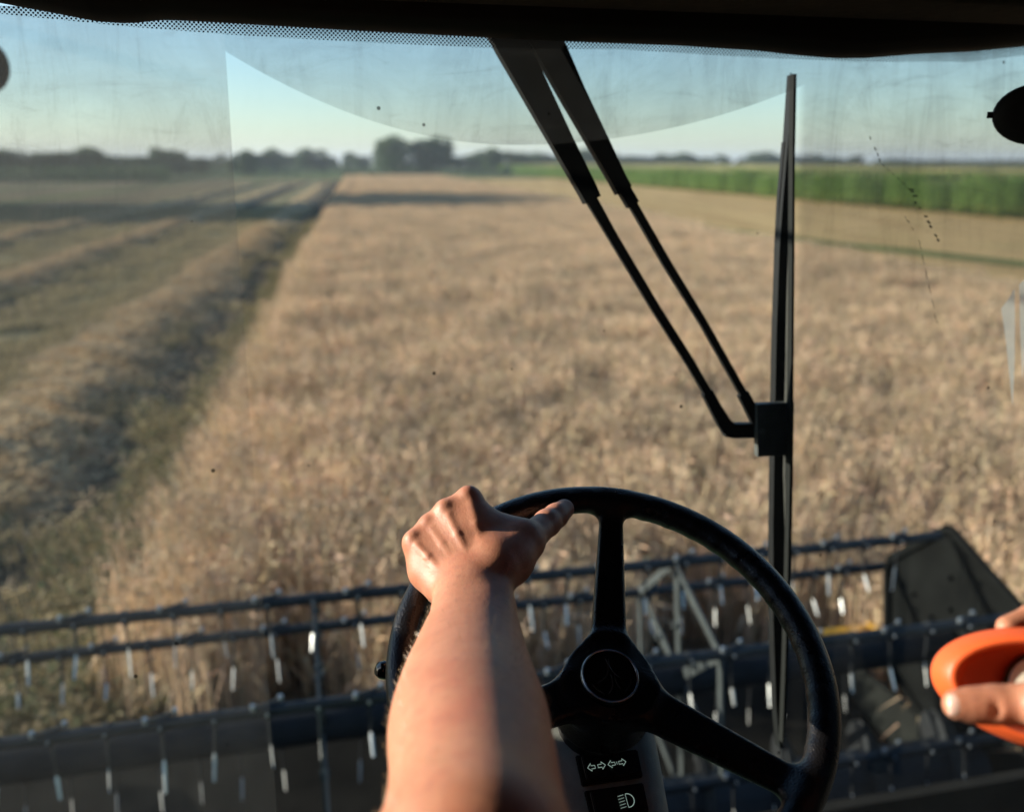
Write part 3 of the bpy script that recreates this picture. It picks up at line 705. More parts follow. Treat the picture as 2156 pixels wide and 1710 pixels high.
# mirrors
c = W(2186, 241, 1.16); e1 = ray(2186, 241).cross(Vector((0, 0, 1))).normalized(); fw = ray(2186, 241).normalized(); e2 = e1.cross(fw)
m = MB(); m.tube([c + fw * q for q in (-.014, -.012, -.006, .004, .008)], [r_ for r_ in (.030, .042, .050, .052, .046)], 32, flat=.037 / .051, side=e2)
m.box(c - e1 * .0525, e1 * .004, e2 * .003, fw * .003, .001)
m.tube([c + fw * .005, c + e1 * .06 + e2 * .04, c + e1 * .12 + e2 * .14], .006, 8)
mo = part(autosmooth(m.build('mirror', gasket_m))); mo['label'] = 'black oval mirror head at the upper right edge of the windshield'
c = W(-30, 140, 2.6); m = MB(); m.tube([c + MF * q for q in (-.02, -.01, .01, .03)], [.050, .060, .060, .03], 24, flat=1.2); m.tube([c, c - MR * .1 + Vector((0, 0, .1)), M(ML - .1, wf(EYE), EYE + .25)], .008, 8)
part(m.build('mirror', gasket_m, smooth=True))

# windshield wiper
def gp(px, py, off=.03): return onglass(px, py, off)
wm = simple('wiper_black_paint', (.006, .0065, .007), .55, 0, .2, 40, .25)
m = MB()
def bar(pts_, half, thick=.006, off=.03):        # flat bar in the glass plane through measured points, half widths in metres
    P = [gp(x, y, off) for x, y in pts_]; n = len(P); v = []
    for i, p in enumerate(P):
        t_ = (P[min(i + 1, n - 1)] - P[max(i - 1, 0)]).normalized(); nn = t_.cross(MF).normalized(); nrm = nn.cross(t_).normalized()
        hw = half[i]
        v += [p - nn * hw - nrm * thick, p + nn * hw - nrm * thick, p + nn * hw + nrm * thick, p - nn * hw + nrm * thick]
    f = [(0, 1, 2, 3), tuple(4 * n - 4 + k for k in (3, 2, 1, 0))]
    for i in range(n - 1):
        for k in range(4): f.append((4 * i + k, 4 * i + 4 + k, 4 * i + 4 + (k + 1) % 4, 4 * i + (k + 1) % 4))
    return v, f
k_ = 1.27 / 1950
def arm(pts_, hpx, name='arm', thick=.006, off=.03):
    m = MB(); v, f = bar(pts_, [h * k_ for h in hpx], thick, off); m.add(v, f); return m
mw = MB()
v, f = bar([(1664, 162), (1667, 159), (1661, 300), (1654, 420), (1650, 520), (1645, 700), (1641, 900), (1637, 1100), (1634, 1300), (1636, 1480), (1640, 1570)], [h * k_ for h in (3, 5, 9, 13, 17, 19, 19, 18, 14, 9, 4)], .008, .045); mw.add(v, f)
v, f = bar([(1650, 300), (1640, 420), (1635, 520), (1632, 560)], [h * k_ for h in (2, 3, 3, 1)], .004, .05); mw.add(v, f)
wiper = part(mw.build('windshield_wiper', wm))
wiper['label'] = 'tall black windshield wiper standing upright with two parallel arms'
m = MB(); v, f = bar([(1669, 160), (1667, 300), (1666, 520), (1664, 800), (1662, 1000), (1658, 1200), (1652, 1400), (1645, 1560)], [h * k_ for h in (2.5, 2.5, 3, 3, 4, 4, 3.5, 2)], .006, .014); m.add(v, f)
sub(m.build('rubber_blade', simple('wiper_rubber', (.008, .009, .008), .75, 0, .2, 30, .2)), wiper)
m = MB(); v, f = bar([(1664, 480), (1660, 620), (1655, 850), (1652, 1000), (1658, 1200)], [h * k_ for h in (1.2, 2, 1.6, 1.6, 1)], .003, .028); m.add(v, f); sub(m.build('tension_strip', simple('tension_strip_steel', (.12, .12, .11), .4, .7)), wiper)
a1 = arm([(1052, 50), (1078, 100), (1130, 200), (1182, 300), (1238, 405), (1246, 422)], (34, 33, 28, 23, 19, 18), thick=.010, off=.035)
v, f = bar([(1244, 420), (1290, 500), (1380, 650), (1450, 760), (1492, 832)], [h * k_ for h in (12, 10, 9.5, 9.5, 9)], .005, .035); a1.add(v, f)
v, f = bar([(1488, 826), (1505, 858), (1522, 888), (1534, 903)], [h * k_ for h in (12, 13, 15, 17)], .006, .036); a1.add(v, f)
v, f = bar([(1526, 905), (1545, 906), (1602, 905)], [h * k_ for h in (15, 17, 17)], .006, .0365); a1.add(v, f)
sub(a1.build('arm', wm), wiper)
a2 = arm([(1124, 50), (1155, 100), (1205, 200), (1258, 300), (1300, 380), (1312, 402)], (34, 32, 26, 21, 17, 17), thick=.010, off=.032)
v, f = bar([(1300, 378), (1332, 432)], [h * k_ for h in (13, 13)], .008, .0325); a2.add(v, f)
v, f = bar([(1330, 428), (1400, 550), (1480, 680), (1568, 836)], [h * k_ for h in (9, 9, 8, 8)], .005, .032); a2.add(v, f)
v, f = bar([(1563, 828), (1590, 880), (1600, 900)], [h * k_ for h in (12, 13, 13)], .006, .033); a2.add(v, f)
sub(a2.build('arm', wm), wiper)
m = MB(); m.prism([gp(x, y, .020) for x, y in ((1594, 852), (1672, 848), (1670, 958), (1596, 962))], MF * .012)
m.tube([gp(1605, 908, .018), gp(1605, 908, .028)], .005, 12)
sub(m.build('bracket', simple('bracket_steel', (.085, .09, .085), .55, .3)), wiper)

# steering wheel
WC = Vector((.10155, .82766, EYE - .48727)); EL, YW = 1.01183, .16933
WN = Vector((math.sin(YW) * math.cos(EL), -math.cos(YW) * math.cos(EL), math.sin(EL))); WU = Vector((math.cos(YW), math.sin(YW), 0)); WV = WN.cross(WU)
def wl(u, v, n=0): return WC + WU * u + WV * v + WN * n
def plane_px(px, py, n):                       # measured point on the plane parallel to the wheel at offset n
    d = ray(px, py); o = Vector((0, 0, EYE)); t = ((WC + WN * n) - o).dot(WN) / d.dot(WN); p = o + d * t - WC
    return p.dot(WU), p.dot(WV)
RR = .21; TR = .0158
s = SDF((-.25, -.25, -.11), (.25, .25, .04), .0022)
sl, (X, Y, Z) = s.sub((-.25, -.25, -.11), (.25, .25, .04))
rad = np.sqrt(X * X + Y * Y); ang = np.arctan2(Y, X)
tube = TR + .0007 * np.maximum(0, np.sin(44 * ang)) * (rad < RR)
d = np.sqrt((rad - RR) ** 2 + (Z * 1.08) ** 2) - tube
s.F[sl] = np.minimum(s.F[sl], d)
hubn = -.030
for a in (78, 198, 318):
    a = R(a); ca, sa = math.cos(a), math.sin(a)
    p = X * ca + Y * sa; q = -X * sa + Y * ca
    tt = np.clip((p - .02) / (RR - .02), 0, 1)
    halfw = .020 - .0075 * tt if a < 2 else .023 - .008 * tt
    zc = hubn - .004 + (-.002 - hubn + .004) * tt ** 1.1
    hz = .010 - .003 * tt
    dq = np.maximum(np.abs(q) - halfw + .006, 0); dz = np.maximum(np.abs(Z - zc) - hz + .006, 0)
    inside = np.minimum(np.maximum(np.abs(q) - halfw + .006, np.abs(Z - zc) - hz + .006), 0)
    dd = np.sqrt(dq ** 2 + dz ** 2) + inside - .006
    dp = np.maximum(p - RR, .0 - p); dd = np.maximum(dd, dp)
    s.blend(sl, dd, .016)
# hub: tapered drum
hr = .0465 - .15 * (Z - hubn); dd = np.maximum(rad - hr, np.abs(Z - (hubn - .022)) - .030)
s.blend(sl, dd, .022)
Vw, Qw = s.mesh()
Mw = np.array([list(WU), list(WV), list(WN)]); Vw = Vw @ Mw + np.array(WC)
wheel_m, t_, b_ = mat('grained_black_rim'); vv = objco(t_)
b_.inputs['Base Color'].default_value = (.009, .009, .010, 1); b_.inputs['Roughness'].default_value = .34; b_.inputs['Specular IOR Level'].default_value = .45
vo = t_.nodes.new('ShaderNodeTexVoronoi'); vo.inputs['Scale'].default_value = 420; t_.links.new(vv, vo.inputs['Vector'])
hsum = val(t_, 'ADD', vo.outputs['Distance'], noise(t_, 700, 3, .6, vv)); bump(t_, b_, hsum, .55, .0006)
b_.inputs['Base Color'].default_value = (.006, .006, .007, 1)
t_.links.new(ramp(t_, noise(t_, 30, 5, .6, vv), [(.35, (.26, .26, .26)), (.7, (.34, .34, .34))]), b_.inputs['Roughness'])
swheel = part(link(bpy.data.objects.new('steering_wheel', np_mesh('steering_wheel', Vw, Qw, wheel_m))))
swheel['label'] = 'black three-spoke steering wheel with grained rim'
# hub cap with thin bright ring and engraved emblem
def ring(c0, r, wd, n0, mname, material, seg=64, h=.0012):
    m = MB(); v = []; f = []
    for k in range(seg):
        a = 2 * math.pi * k / seg
        for rr, nn in ((r - wd, n0), (r - wd * .5, n0 + h), (r + wd * .5, n0 + h), (r + wd, n0)): v.append(wl(c0[0] + rr * math.cos(a), c0[1] + rr * math.sin(a), nn))
    for k in range(seg):
        for j in range(3): f.append((4 * k + j, 4 * k + j + 1, 4 * ((k + 1) % seg) + j + 1, 4 * ((k + 1) % seg) + j))
    m.add(v, f); return m.build(mname, material, smooth=True)
capm = simple('glossy_black_cap', (.006, .006, .007), .08, 0, .1, 30, .6)
ringm = simple('bright_cap_ring', (.50, .55, .62), .25, .9, .1, 30)
n0 = hubn + .0150
hc = plane_px(1283, 1427, n0)
m = MB(); v = []; f = []; seg = 64
prof = [(.030, -.004), (.030, .003), (.0285, .0050), (.026, .0042), (.020, .0052), (.012, .0060), (.0, .0064)]
for r_, nn in prof[:-1]:
    for k in range(seg): a = 2 * math.pi * k / seg; v.append(wl(hc[0] + r_ * math.cos(a), hc[1] + r_ * math.sin(a), n0 + nn))
v.append(wl(hc[0], hc[1], n0 + prof[-1][1]))
for j in range(len(prof) - 2):
    for k in range(seg): f.append((j * seg + k, j * seg + (k + 1) % seg, (j + 1) * seg + (k + 1) % seg, (j + 1) * seg + k))
for k in range(seg): f.append(((len(prof) - 2) * seg + k, (len(prof) - 2) * seg + (k + 1) % seg, len(v) - 1))
m.add(v, f); cap = sub(m.build('hub_cap', capm, smooth=True), swheel)
sub(ring(hc, .0280, .0010, n0 + .0049, 'cap_ring', ringm), swheel)
# emblem: two sweeping leaf outlines
def strokes(paths, half, h, to):               # paths in local 2D, thin raised lines
    m = MB()
    for P in paths:
        n = len(P); v = []
        for i in range(n):
            a = Vector(P[max(i - 1, 0)]); b = Vector(P[min(i + 1, n - 1)]); t_ = (b - a).normalized(); nn = Vector((-t_.y, t_.x)); p = Vector(P[i])
            q = half * (1 if 0 < i < n - 1 else .6)
            for s_, hh in ((-1, 0), (-.6, h), (.6, h), (1, 0)): w_ = p + nn * q * s_; v.append(to(w_.x, w_.y, hh))
        m.add(v, [(4 * i + j, 4 * i + 4 + j, 4 * i + 5 + j, 4 * i + 1 + j) for i in range(n - 1) for j in range(3)])
    return m
def arcp(c, r, a0, a1, n=16): return [(c[0] + r * math.cos(R(a0 + (a1 - a0) * i / n)), c[1] + r * math.sin(R(a0 + (a1 - a0) * i / n))) for i in range(n + 1)]
em = strokes([arcp((-.019, .012), .019, 20, -75), arcp((.021, .012), .0195, 160, 235), arcp((-.019, -.004), .020, 15, -50), arcp((.024, -.004), .020, 165, 215), arcp((0, 0), .021, 200, 240, 8), arcp((0, 0), .021, -60, -15, 8)], .0005, .0004, lambda x, y, h: wl(hc[0] + x, hc[1] + y, n0 + .0066 + h - (x * x + y * y) * 3.0))
sub(em.build('emblem', simple('emblem_engraving', (.22, .25, .28), .25, .8)), cap)

# console with switches
cn = -.115
def cpx(px, py, n=cn): u, v = plane_px(px, py, n); return u, v
cor = [cpx(1106, 1425), cpx(1360, 1396), cpx(1418, 1725), cpx(1150, 1760)]
import bmesh
bm = bmesh.new(); top = []
dirv = (cor[3][0] - cor[0][0], cor[3][1] - cor[0][1])
ext = [cor[0], cor[1], (cor[2][0] + (cor[2][0] - cor[1][0]) * 1.0, cor[2][1] - .20), (cor[3][0] + .0, cor[3][1] - .20)]
vt = [bm.verts.new(wl(u, v, cn)) for u, v in ext]; vb = [bm.verts.new(wl(u * 1.05 + .0, v * 1.0 + .015, cn) - Vector((0, -.04, .75))) for u, v in ext]
bm.faces.new(vt); bm.faces.new(vb[::-1])
for i in range(4): bm.faces.new((vt[i], vb[i], vb[(i + 1) % 4], vt[(i + 1) % 4]))
bmesh.ops.recalc_face_normals(bm, faces=bm.faces)
bmesh.ops.bevel(bm, geom=bm.edges[:], offset=.022, segments=5, profile=.5, affect='EDGES')
me = bpy.data.meshes.new('console'); bm.to_mesh(me); bm.free(); me.materials.append(grey_m)
console = part(autosmooth(link(bpy.data.objects.new('console', me)), 40))
console['label'] = 'grey-green steering column console with black rocker switches'
m = MB(); m.tube([wl(hc[0], hc[1], -.04), wl(hc[0], hc[1], -.125)], [.036, .042], 24); part(autosmooth(m.build('steering_column', dark_plastic)))
sw_m = simple('switch_black', (.012, .012, .012), .35, 0, .2, 60, .5, .2, 500)
sym_m, t_, b_ = mat('switch_symbol'); b_.inputs['Base Color'].default_value = (.65, .8, .72, 1); b_.inputs['Emission Color'].default_value = (.58, .8, .70, 1); b_.inputs['Emission Strength'].default_value = .16
def quad_panel(name, c4, n_lo, n_hi, inset, material):
    bm = bmesh.new(); ct = (sum(q[0] for q in c4) / 4, sum(q[1] for q in c4) / 4)
    lo_ = [bm.verts.new(wl(u, v, n_lo)) for u, v in c4]; hi_ = [bm.verts.new(wl(u + (ct[0] - u) * inset, v + (ct[1] - v) * inset, n_hi)) for u, v in c4]
    bm.faces.new(hi_); bm.faces.new(lo_[::-1])
    for i in range(4): bm.faces.new((lo_[i], hi_[i], hi_[(i + 1) % 4], lo_[(i + 1) % 4]))
    bmesh.ops.recalc_face_normals(bm, faces=bm.faces)
    bmesh.ops.bevel(bm, geom=bm.edges[:], offset=.0012, segments=2, affect='EDGES')
    me = bpy.data.meshes.new(name); bm.to_mesh(me); bm.free(); me.materials.append(material)
    return autosmooth(link(bpy.data.objects.new(name, me)))
nS = cn + .004
p1 = [cpx(*q, nS) for q in ((1210, 1589), (1343, 1576), (1355, 1634), (1225, 1653))]
p2 = [cpx(*q, nS) for q in ((1229, 1664), (1355, 1646), (1368, 1706), (1244, 1727))]
edge_m = simple('switch_bezel', (.2, .18, .15), .5, .2)
for pp, syms in ((p1, 'arrows'), (p2, 'lamp')):
    bz = sub(quad_panel('switch', [(u, v) for u, v in pp], cn - .002, nS, .02, sw_m), console)
    ct = (sum(q[0] for q in pp) / 4, sum(q[1] for q in pp) / 4)
    # bright lines along the left edge and the two rocker faces
    A, B = Vector(pp[0]), Vector(pp[3]); C_, D_ = Vector(pp[1]), Vector(pp[2])
    def lerp2(u, v): return tuple((A.lerp(C_, u)).lerp(B.lerp(D_, u), v))
    for lo_u, hi_u, v0, v1 in ((.09, .5, .07, .9), (.52, .95, .07, .9)):
        q = quad_panel('rocker', [lerp2(lo_u, v0), lerp2(hi_u, v0), lerp2(hi_u, v1), lerp2(lo_u, v1)], nS - .002, nS + .0025, .03, sw_m); sub(q, console)
    e = strokes([[lerp2(.085, .12), lerp2(.085, .88)], [lerp2(-.01, .02), lerp2(-.01, .98)]], .0006, .0008, lambda x, y, h: wl(x, y, nS + .0022 + h)); sub(e.build('left_edge', edge_m), console)
def sym(paths, cpx_, sc_, name):
    c = cpx(*cpx_, nS + .0027); o = cpx(cpx_[0] + 20, cpx_[1] - 3.5, nS + .0027); ux = Vector((o[0] - c[0], o[1] - c[1])).normalized(); uy = Vector((-ux.y, ux.x))
    P = [[tuple(Vector(c) + ux * x * sc_ + uy * y * sc_) for x, y in p] for p in paths]
    return sub(strokes(P, .00042, .0003, lambda x, y, h: wl(x, y, nS + .0027 + h)).build(name, sym_m), console)
def arrow(x0, s_): return [(x0, .22), (x0 + .55 * s_, .22), (x0 + .55 * s_, .55), (x0 + 1.1 * s_, 0), (x0 + .55 * s_, -.55), (x0 + .55 * s_, -.22), (x0, -.22), (x0, .22)]
k1 = .0085 * 1.05
sym([arrow(-.22, -1), arrow(.22, 1)], (1256, 1613), .0073, 'switch_symbol')
sym([arrow(-.30, -1), arrow(.30, 1), [(0, .22), (0, -.22)]], (1299, 1606), .0070, 'switch_symbol')
sym([[(.05, .8), (.05, -.8)] , [(.05, .8)] + arcp((.15, 0), .8, 85, -85, 14) + [(.05, -.8)]] + [[(-.95, y - .06), (-.2, y + .04)] for y in (.7, .35, 0, -.35, -.7)], (1319, 1685), .0085, 'switch_symbol')
# turn lever left of the wheel
m = MB(); kb = W(806, 1410, .97)
m.tube([wl(-.02, .0, -.07), W(870, 1425, .99), W(828, 1414, .975)], .006, 10)
m.tube([W(830, 1414, .975), W(822, 1413, .972), W(812, 1411, .97), W(803, 1409, .968), W(795, 1407, .966), W(792, 1406, .965)], [.005, .008, .0095, .0095, .007, .002], 16)
part(autosmooth(m.build('turn_lever', capm)))

# reel
AX = 3.3; AZ = EYE - 2.135; RB = .5
def RP(m_, ph, r=RB): a = R(ph); return M(m_, AX + r * math.cos(a), AZ + r * math.sin(a))
phis = (20, 80, 140, 200, 260, 320)
m = MB(); m.tube([M(HL + .05, AX, AZ), M(HR - .05, AX, AZ)], .075, 20); reel = part(autosmooth(m.build('reel', simple('reel_tube_paint', (.014, .016, .020), .75, 0, .4, 8, .2))))
reel['label'] = 'dark six-bar pickup reel with hanging tines'
clampm = simple('zinc_clamp', (.38, .42, .45), .35, .7, .2, 20)
ntine = 0; extra = MB()
TS = .172
tine_up = simple('tine_spring', (.03, .032, .035), .5, .5)
def tine_parts(dst, dark, p):
    jx = MR * rnd(-.02, .02); t0 = p - Vector((0, 0, .02)); t1 = p - Vector((0, 0, rnd(.12, .15))) - MF * .012 + jx * .5; t2 = p - Vector((0, 0, rnd(.19, .235))) - MF * rnd(.02, .06) + jx
    dark.tube([t0 + MR * .010, t0 - MR * .010], .012, 8); dark.tube([t0, t1], .0048, 6)
    tw = R(rnd(-85, 85)); sd = (MF * math.cos(tw) + MR * math.sin(tw))
    dst.tube([t1, t1.lerp(t2, .2), t2], [.003, .0065, .0050], 6, flat=.4, side=sd)
def two_mat(name, A, B, ma, mb_):
    me = bpy.data.meshes.new(name); n = len(A.v); me.from_pydata([tuple(q) for q in A.v + B.v], [], A.f + [tuple(i + n for i in q) for q in B.f]); me.materials.append(ma); me.materials.append(mb_)
    me.polygons.foreach_set('material_index', [0] * len(A.f) + [1] * len(B.f)); return autosmooth(link(bpy.data.objects.new(name, me)))
extra2 = MB()
for ph in phis:
    m = MB(); m.tube([RP(HL + .08, ph), RP(HR - .08, ph)], .022, 10)
    cm = MB(); x = HL + .2; k = 0
    while x < HR - .15:
        p = RP(x, ph)
        m.tube([p - MR * .012, p + MR * .012], .026, 10)
        if k % 2 == 0:                          # bearing clip bolted across the bar
            m.box(p + Vector((0, 0, .026)), MR * .05 + MF * .022, MF * .006 - MR * .002, Vector((0, 0, .004)))
            for s_ in (-1, 1): cm.tube([p + Vector((0, 0, .02)) + (MR * .045 + MF * .02) * s_, p + Vector((0, 0, .040)) + (MR * .045 + MF * .02) * s_], .009, 8)
        cm.tube([p + MF * -.02, p + MF * -.034], .006, 8)
        if ph in (20, 80, 140, 200) and x > -1.5 and ntine < 100:
            A, B = MB(), MB(); tine_parts(A, B, p); sub(two_mat('tine', A, B, tine_m, tine_up), reel); ntine += 1
        else: tine_parts(extra, extra2, p)
        x += TS; k += 1
    sub(two_mat('reel_bar', m, cm, steel_dark, clampm), reel)
tg = sub(two_mat('more_tines', extra, extra2, tine_m, tine_up), reel); tg['kind'] = 'stuff'
for mm_ in (-1.5, -.013, 1.487):
    m = MB()
    for i, ph in enumerate(phis):
        a, b = RP(mm_, ph), RP(mm_, phis[(i + 1) % 6]); c = M(mm_, AX, AZ)
        m.box((a + b) / 2, (b - a) / 2, (b - a).cross(MR).normalized() * .018, MR * .004)
        m.box((a + c) / 2 + MR * .012, (a - c) / 2, (a - c).cross(MR).normalized() * .022, MR * .004)
        for q in (.08, .45, .9): pq = c.lerp(a, q) ; m.tube([pq - MR * .012, pq + MR * .024], .012, 8)
    sub(m.build('spider', simple('galvanised_strut', (.07, .08, .08), .5, .4, .3, 12)), reel)
m = MB(); poly = [RP(HR - .02, ph, RB + .035) for ph in phis]; m.prism(poly, MR * .012)
for i in range(6):
    a, b = poly[i], poly[(i + 1) % 6]; m.box((a + b) / 2 - MR * .012, (b - a) / 2 * .97, (a + b - 2 * M(HR - .02, AX, AZ)).normalized() * .018, MR * .012)
for i, ph in enumerate(phis):
    for q in (.15, .3, .5): p = RP(HR - .03, ph, q); m.tube([p - MR * .014, p + MR * .014], .013, 8)
ep = sub(m.build('end_shield', simple('end_shield_paint', (.005, .0055, .005), .9, 0, .4, 7, .08)), reel)
# header platform: knife, trough, auger, ends
m = MB(); 
prof = [(KNIFE, .26), (KNIFE - .35, .2), (KNIFE - .8, .16), (KNIFE - 1.15, .12), (KNIFE - 1.5, .14), (KNIFE - 1.75, .3), (KNIFE - 1.85, .95), (KNIFE - 1.95, 1.0)]
v = []; 
for mm_ in (HL, HR):
    for f_, z in prof: v.append(M(mm_, f_, z))
n = len(prof); m.add(v, [(i, i + 1, n + i + 1, n + i) for i in range(n - 1)])
header = part(m.build('header_platform', simple('header_sheet', (.010, .009, .007), .9, 0, .5, 5, .1)))
m = MB(); m.tube([M(HL + .05, KNIFE - 1.25, .45), M(HR - .05, KNIFE - 1.25, .45)], .17, 20)
for s_ in (-1, 1):
    N_ = 150
    for i in range(N_):
        a = i / N_ * 2 * math.pi * 5; x = (HL + .1 if s_ < 0 else HR - .1) - s_ * i / N_ * 1.9; a2 = (i + 1) / N_ * 2 * math.pi * 5; x2 = (HL + .1 if s_ < 0 else HR - .1) - s_ * (i + 1) / N_ * 1.9
        def q(x, a, r): return M(x, KNIFE - 1.25 + r * math.cos(a * s_), .45 + r * math.sin(a * s_))
        m.add([q(x, a, .17), q(x, a, .29), q(x2, a2, .29), q(x2, a2, .17)], [(0, 1, 2, 3)])
sub(m.build('auger', steel_dark), header)
m = MB(); x = HL + .05
while x < HR:
    m.prism([M(x - .022, KNIFE, .262), M(x + .022, KNIFE, .262), M(x + .006, KNIFE + .13, .25), M(x - .006, KNIFE + .13, .25)], (0, 0, .018)); x += .0762
sub(m.build('knife_guards', steel_bright), header)
for mm_, s_ in ((HL - .03, -1), (HR + .02, 1)):
    m = MB(); m.prism([M(mm_, KNIFE + .75, .2), M(mm_, KNIFE + .1, .40), M(mm_, KNIFE - 1.1, .45), M(mm_, KNIFE - 1.95, 1.0), M(mm_, KNIFE - 1.95, .12), M(mm_, KNIFE, .12)], MR * .03)
    sub(m.build('crop_divider', simple('divider_paint', (.012, .013, .011), .85, 0, .3, 6, .15)), header)
m = MB(); m.box(M(2.93, KNIFE + .02, .455), MR * .20, MF * .03, Vector((0, 0, .022)), .008); m.box(M(3.16, KNIFE - .1, .47), MR * .02, MF * .15, Vector((0, 0, .03)), .006)
sub(autosmooth(m.build('yellow_guard', yellow_m)), header)
m = MB(); m.box(M(-1.52, KNIFE - .35, .40), MR * .05, MF * .35, Vector((0, 0, .03)), .01)
sub(autosmooth(m.build('yellow_guard', yellow_m)), header)
m = MB()
for mm_ in (HL + .02, HR - .04): m.box(M(mm_ + .07, AX - .85, 1.02), MR * .03, MF * .9, Vector((0, 0, .05)), .01)
part(m.build('reel_arm', black_metal))

# ------------------------------------------------------------ driver (photographer): left arm on the wheel, right hand with the orange piece
def skin_mat():
    m, t, b = mat('skin'); v = objco(t)
    n1 = noise(t, 16, 5, .6, v); n2 = noise(t, 120, 4, .6, v); n3 = noise(t, 500, 3, .6, v)
    c = ramp(t, n1, [(.32, (.43, .175, .10)), (.5, (.46, .215, .13)), (.68, (.42, .16, .095))])
    c = mix(t, val(t, 'MULTIPLY', sstep(t, n2, .45, .75), .5), c, (.33, .14, .10))
    t.links.new(c, b.inputs['Base Color']); b.inputs['Roughness'].default_value = .5; b.inputs['Specular IOR Level'].default_value = .4
    b.inputs['Subsurface Weight'].default_value = .18; b.inputs['Subsurface Radius'].default_value = (1, .35, .2); b.inputs['Subsurface Scale'].default_value = .006
    vo = t.nodes.new('ShaderNodeTexVoronoi'); vo.inputs['Scale'].default_value = 650; t.links.new(v, vo.inputs['Vector'])
    bump(t, b, val(t, 'ADD', val(t, 'MULTIPLY', n3, .8), val(t, 'ADD', val(t, 'MULTIPLY', vo.outputs['Distance'], .5), val(t, 'MULTIPLY', n2, 1.2))), .4, .0006)
    return m
skin = skin_mat()
def P3(px, py, d): return np.array(W(px, py, d))
def rimp(a, dr=0, dn=0): a = R(a); return np.array(wl((RR + dr) * math.cos(a), (RR + dr) * math.sin(a), dn))
s = SDF((-.15, -.12, EYE - .56), (.13, 1.05, EYE - .16), .0018)
# forearm: two bones side by side, muscle towards the elbow
cam_r = np.array([1, 0, 0.])
def two(px, py, d, hw_px, split): r_ = hw_px * d / F; o = r_ * split; return (P3(px, py, d) - cam_r * o, P3(px, py, d) + cam_r * o, r_ - o)
sec = [(998, 1262, .895, 82, .36), (998, 1290, .87, 82, .34), (991, 1368, .815, 104, .24), (987, 1452, .745, 134, .18), (989, 1545, .67, 158, .14), (998, 1621, .615, 160, .12), (1001, 1710, .56, 169, .10), (1000, 1840, .49, 205, .08)]
sa = np.array(sec, float); q_ = np.r_[0, np.cumsum(np.abs(np.diff(sa[:, 1])))]; tq = np.linspace(0, q_[-1], 34)
def smooth_i(y_):                              # monotone cubic through the measured sections
    dl = np.diff(y_) / np.diff(q_); mm_ = np.r_[dl[0], np.where(dl[:-1] * dl[1:] > 0, 2 * dl[:-1] * dl[1:] / (dl[:-1] + dl[1:] + 1e-12), 0), dl[-1]]
    k = np.clip(np.searchsorted(q_, tq) - 1, 0, len(q_) - 2); h_ = q_[k + 1] - q_[k]; t = (tq - q_[k]) / h_
    return (2 * t**3 - 3 * t**2 + 1) * y_[k] + (t**3 - 2 * t**2 + t) * h_ * mm_[k] + (-2 * t**3 + 3 * t**2) * y_[k + 1] + (t**3 - t**2) * h_ * mm_[k + 1]
sec2 = np.stack([smooth_i(sa[:, c]) for c in range(5)], 1).tolist()
for a, b in zip(sec2[:-1], sec2[1:]):
    A = two(*a); B = two(*b)
    s.cone(A[0], B[0], A[2], B[2], .012); s.cone(A[1], B[1], A[2], B[2], .012); s.cone((A[0] + A[1]) / 2, (B[0] + B[1]) / 2, A[2] * .98, B[2] * .98, .012)
elb = two(*sec[-1]); SHL = np.array((-.04, -.10, EYE - .20))
s.chain([(elb[0] + elb[1]) / 2, np.array((-.03, .28, EYE - .40)), np.array((-.04, .06, EYE - .30)), SHL], [elb[2], .048, .050, .058], .02)
# hand
wr = P3(1000, 1238, .905)
mcp = {'i': P3(988, 1053, .970), 'm': P3(941, 1078, .962), 'r': P3(906, 1108, .962), 'p': P3(874, 1142, .952)}
rad_ = {'i': .0128, 'm': .0120, 'r': .0115, 'p': .0118}
car = {'i': P3(1030, 1215, .915), 'm': P3(1008, 1220, .912), 'r': P3(985, 1225, .912), 'p': P3(958, 1232, .915)}
toc = np.array(ray(950, 1150).normalized())        # away from the camera
for k in 'imrp':
    s.cone(car[k], mcp[k], .0165, rad_[k], .013)
    s.cone(car[k] + toc * .012, mcp[k] * .75 + car[k] * .25 + toc * .012, .017, .013, .014)
s.cone(car['i'] * .5 + wr * .5, P3(998, 1262, .895), .026, .028, .015)
s.cone(car['p'] * .6 + wr * .4, P3(985, 1262, .897), .024, .026, .015)
# hypothenar and the heel of the hand on the left
s.cone(P3(880, 1150, .957) + toc * .004, P3(900, 1205, .945), .0125, .017, .012); s.cone(P3(898, 1200, .945), P3(930, 1232, .925), .0175, .019, .010)
s.cone(P3(905, 1190, .955) + toc * .01, P3(960, 1235, .93), .018, .02, .014)
# palm flesh against the rim
s.cone(P3(960, 1150, .965), P3(1000, 1190, .95), .020, .02, .016)
# fingers over and behind the rim
for k, an, r_ in (('i', 125, .0098), ('m', 131, .0096), ('r', 137, .0092), ('p', 143, .0084)):
    pip = rimp(an, .014, -.024); dip = rimp(an + 1, -.005, -.029); tip = rimp(an + 2, -.024, -.017)
    s.chain([mcp[k] + toc * .002, pip, dip, tip], [rad_[k] * .95, r_ + .0005, r_ - .0006, r_ - .0016], .0045)
s.cone(mcp['i'] + toc * .003, mcp['m'] + toc * .003, .0112, .0108, .008)
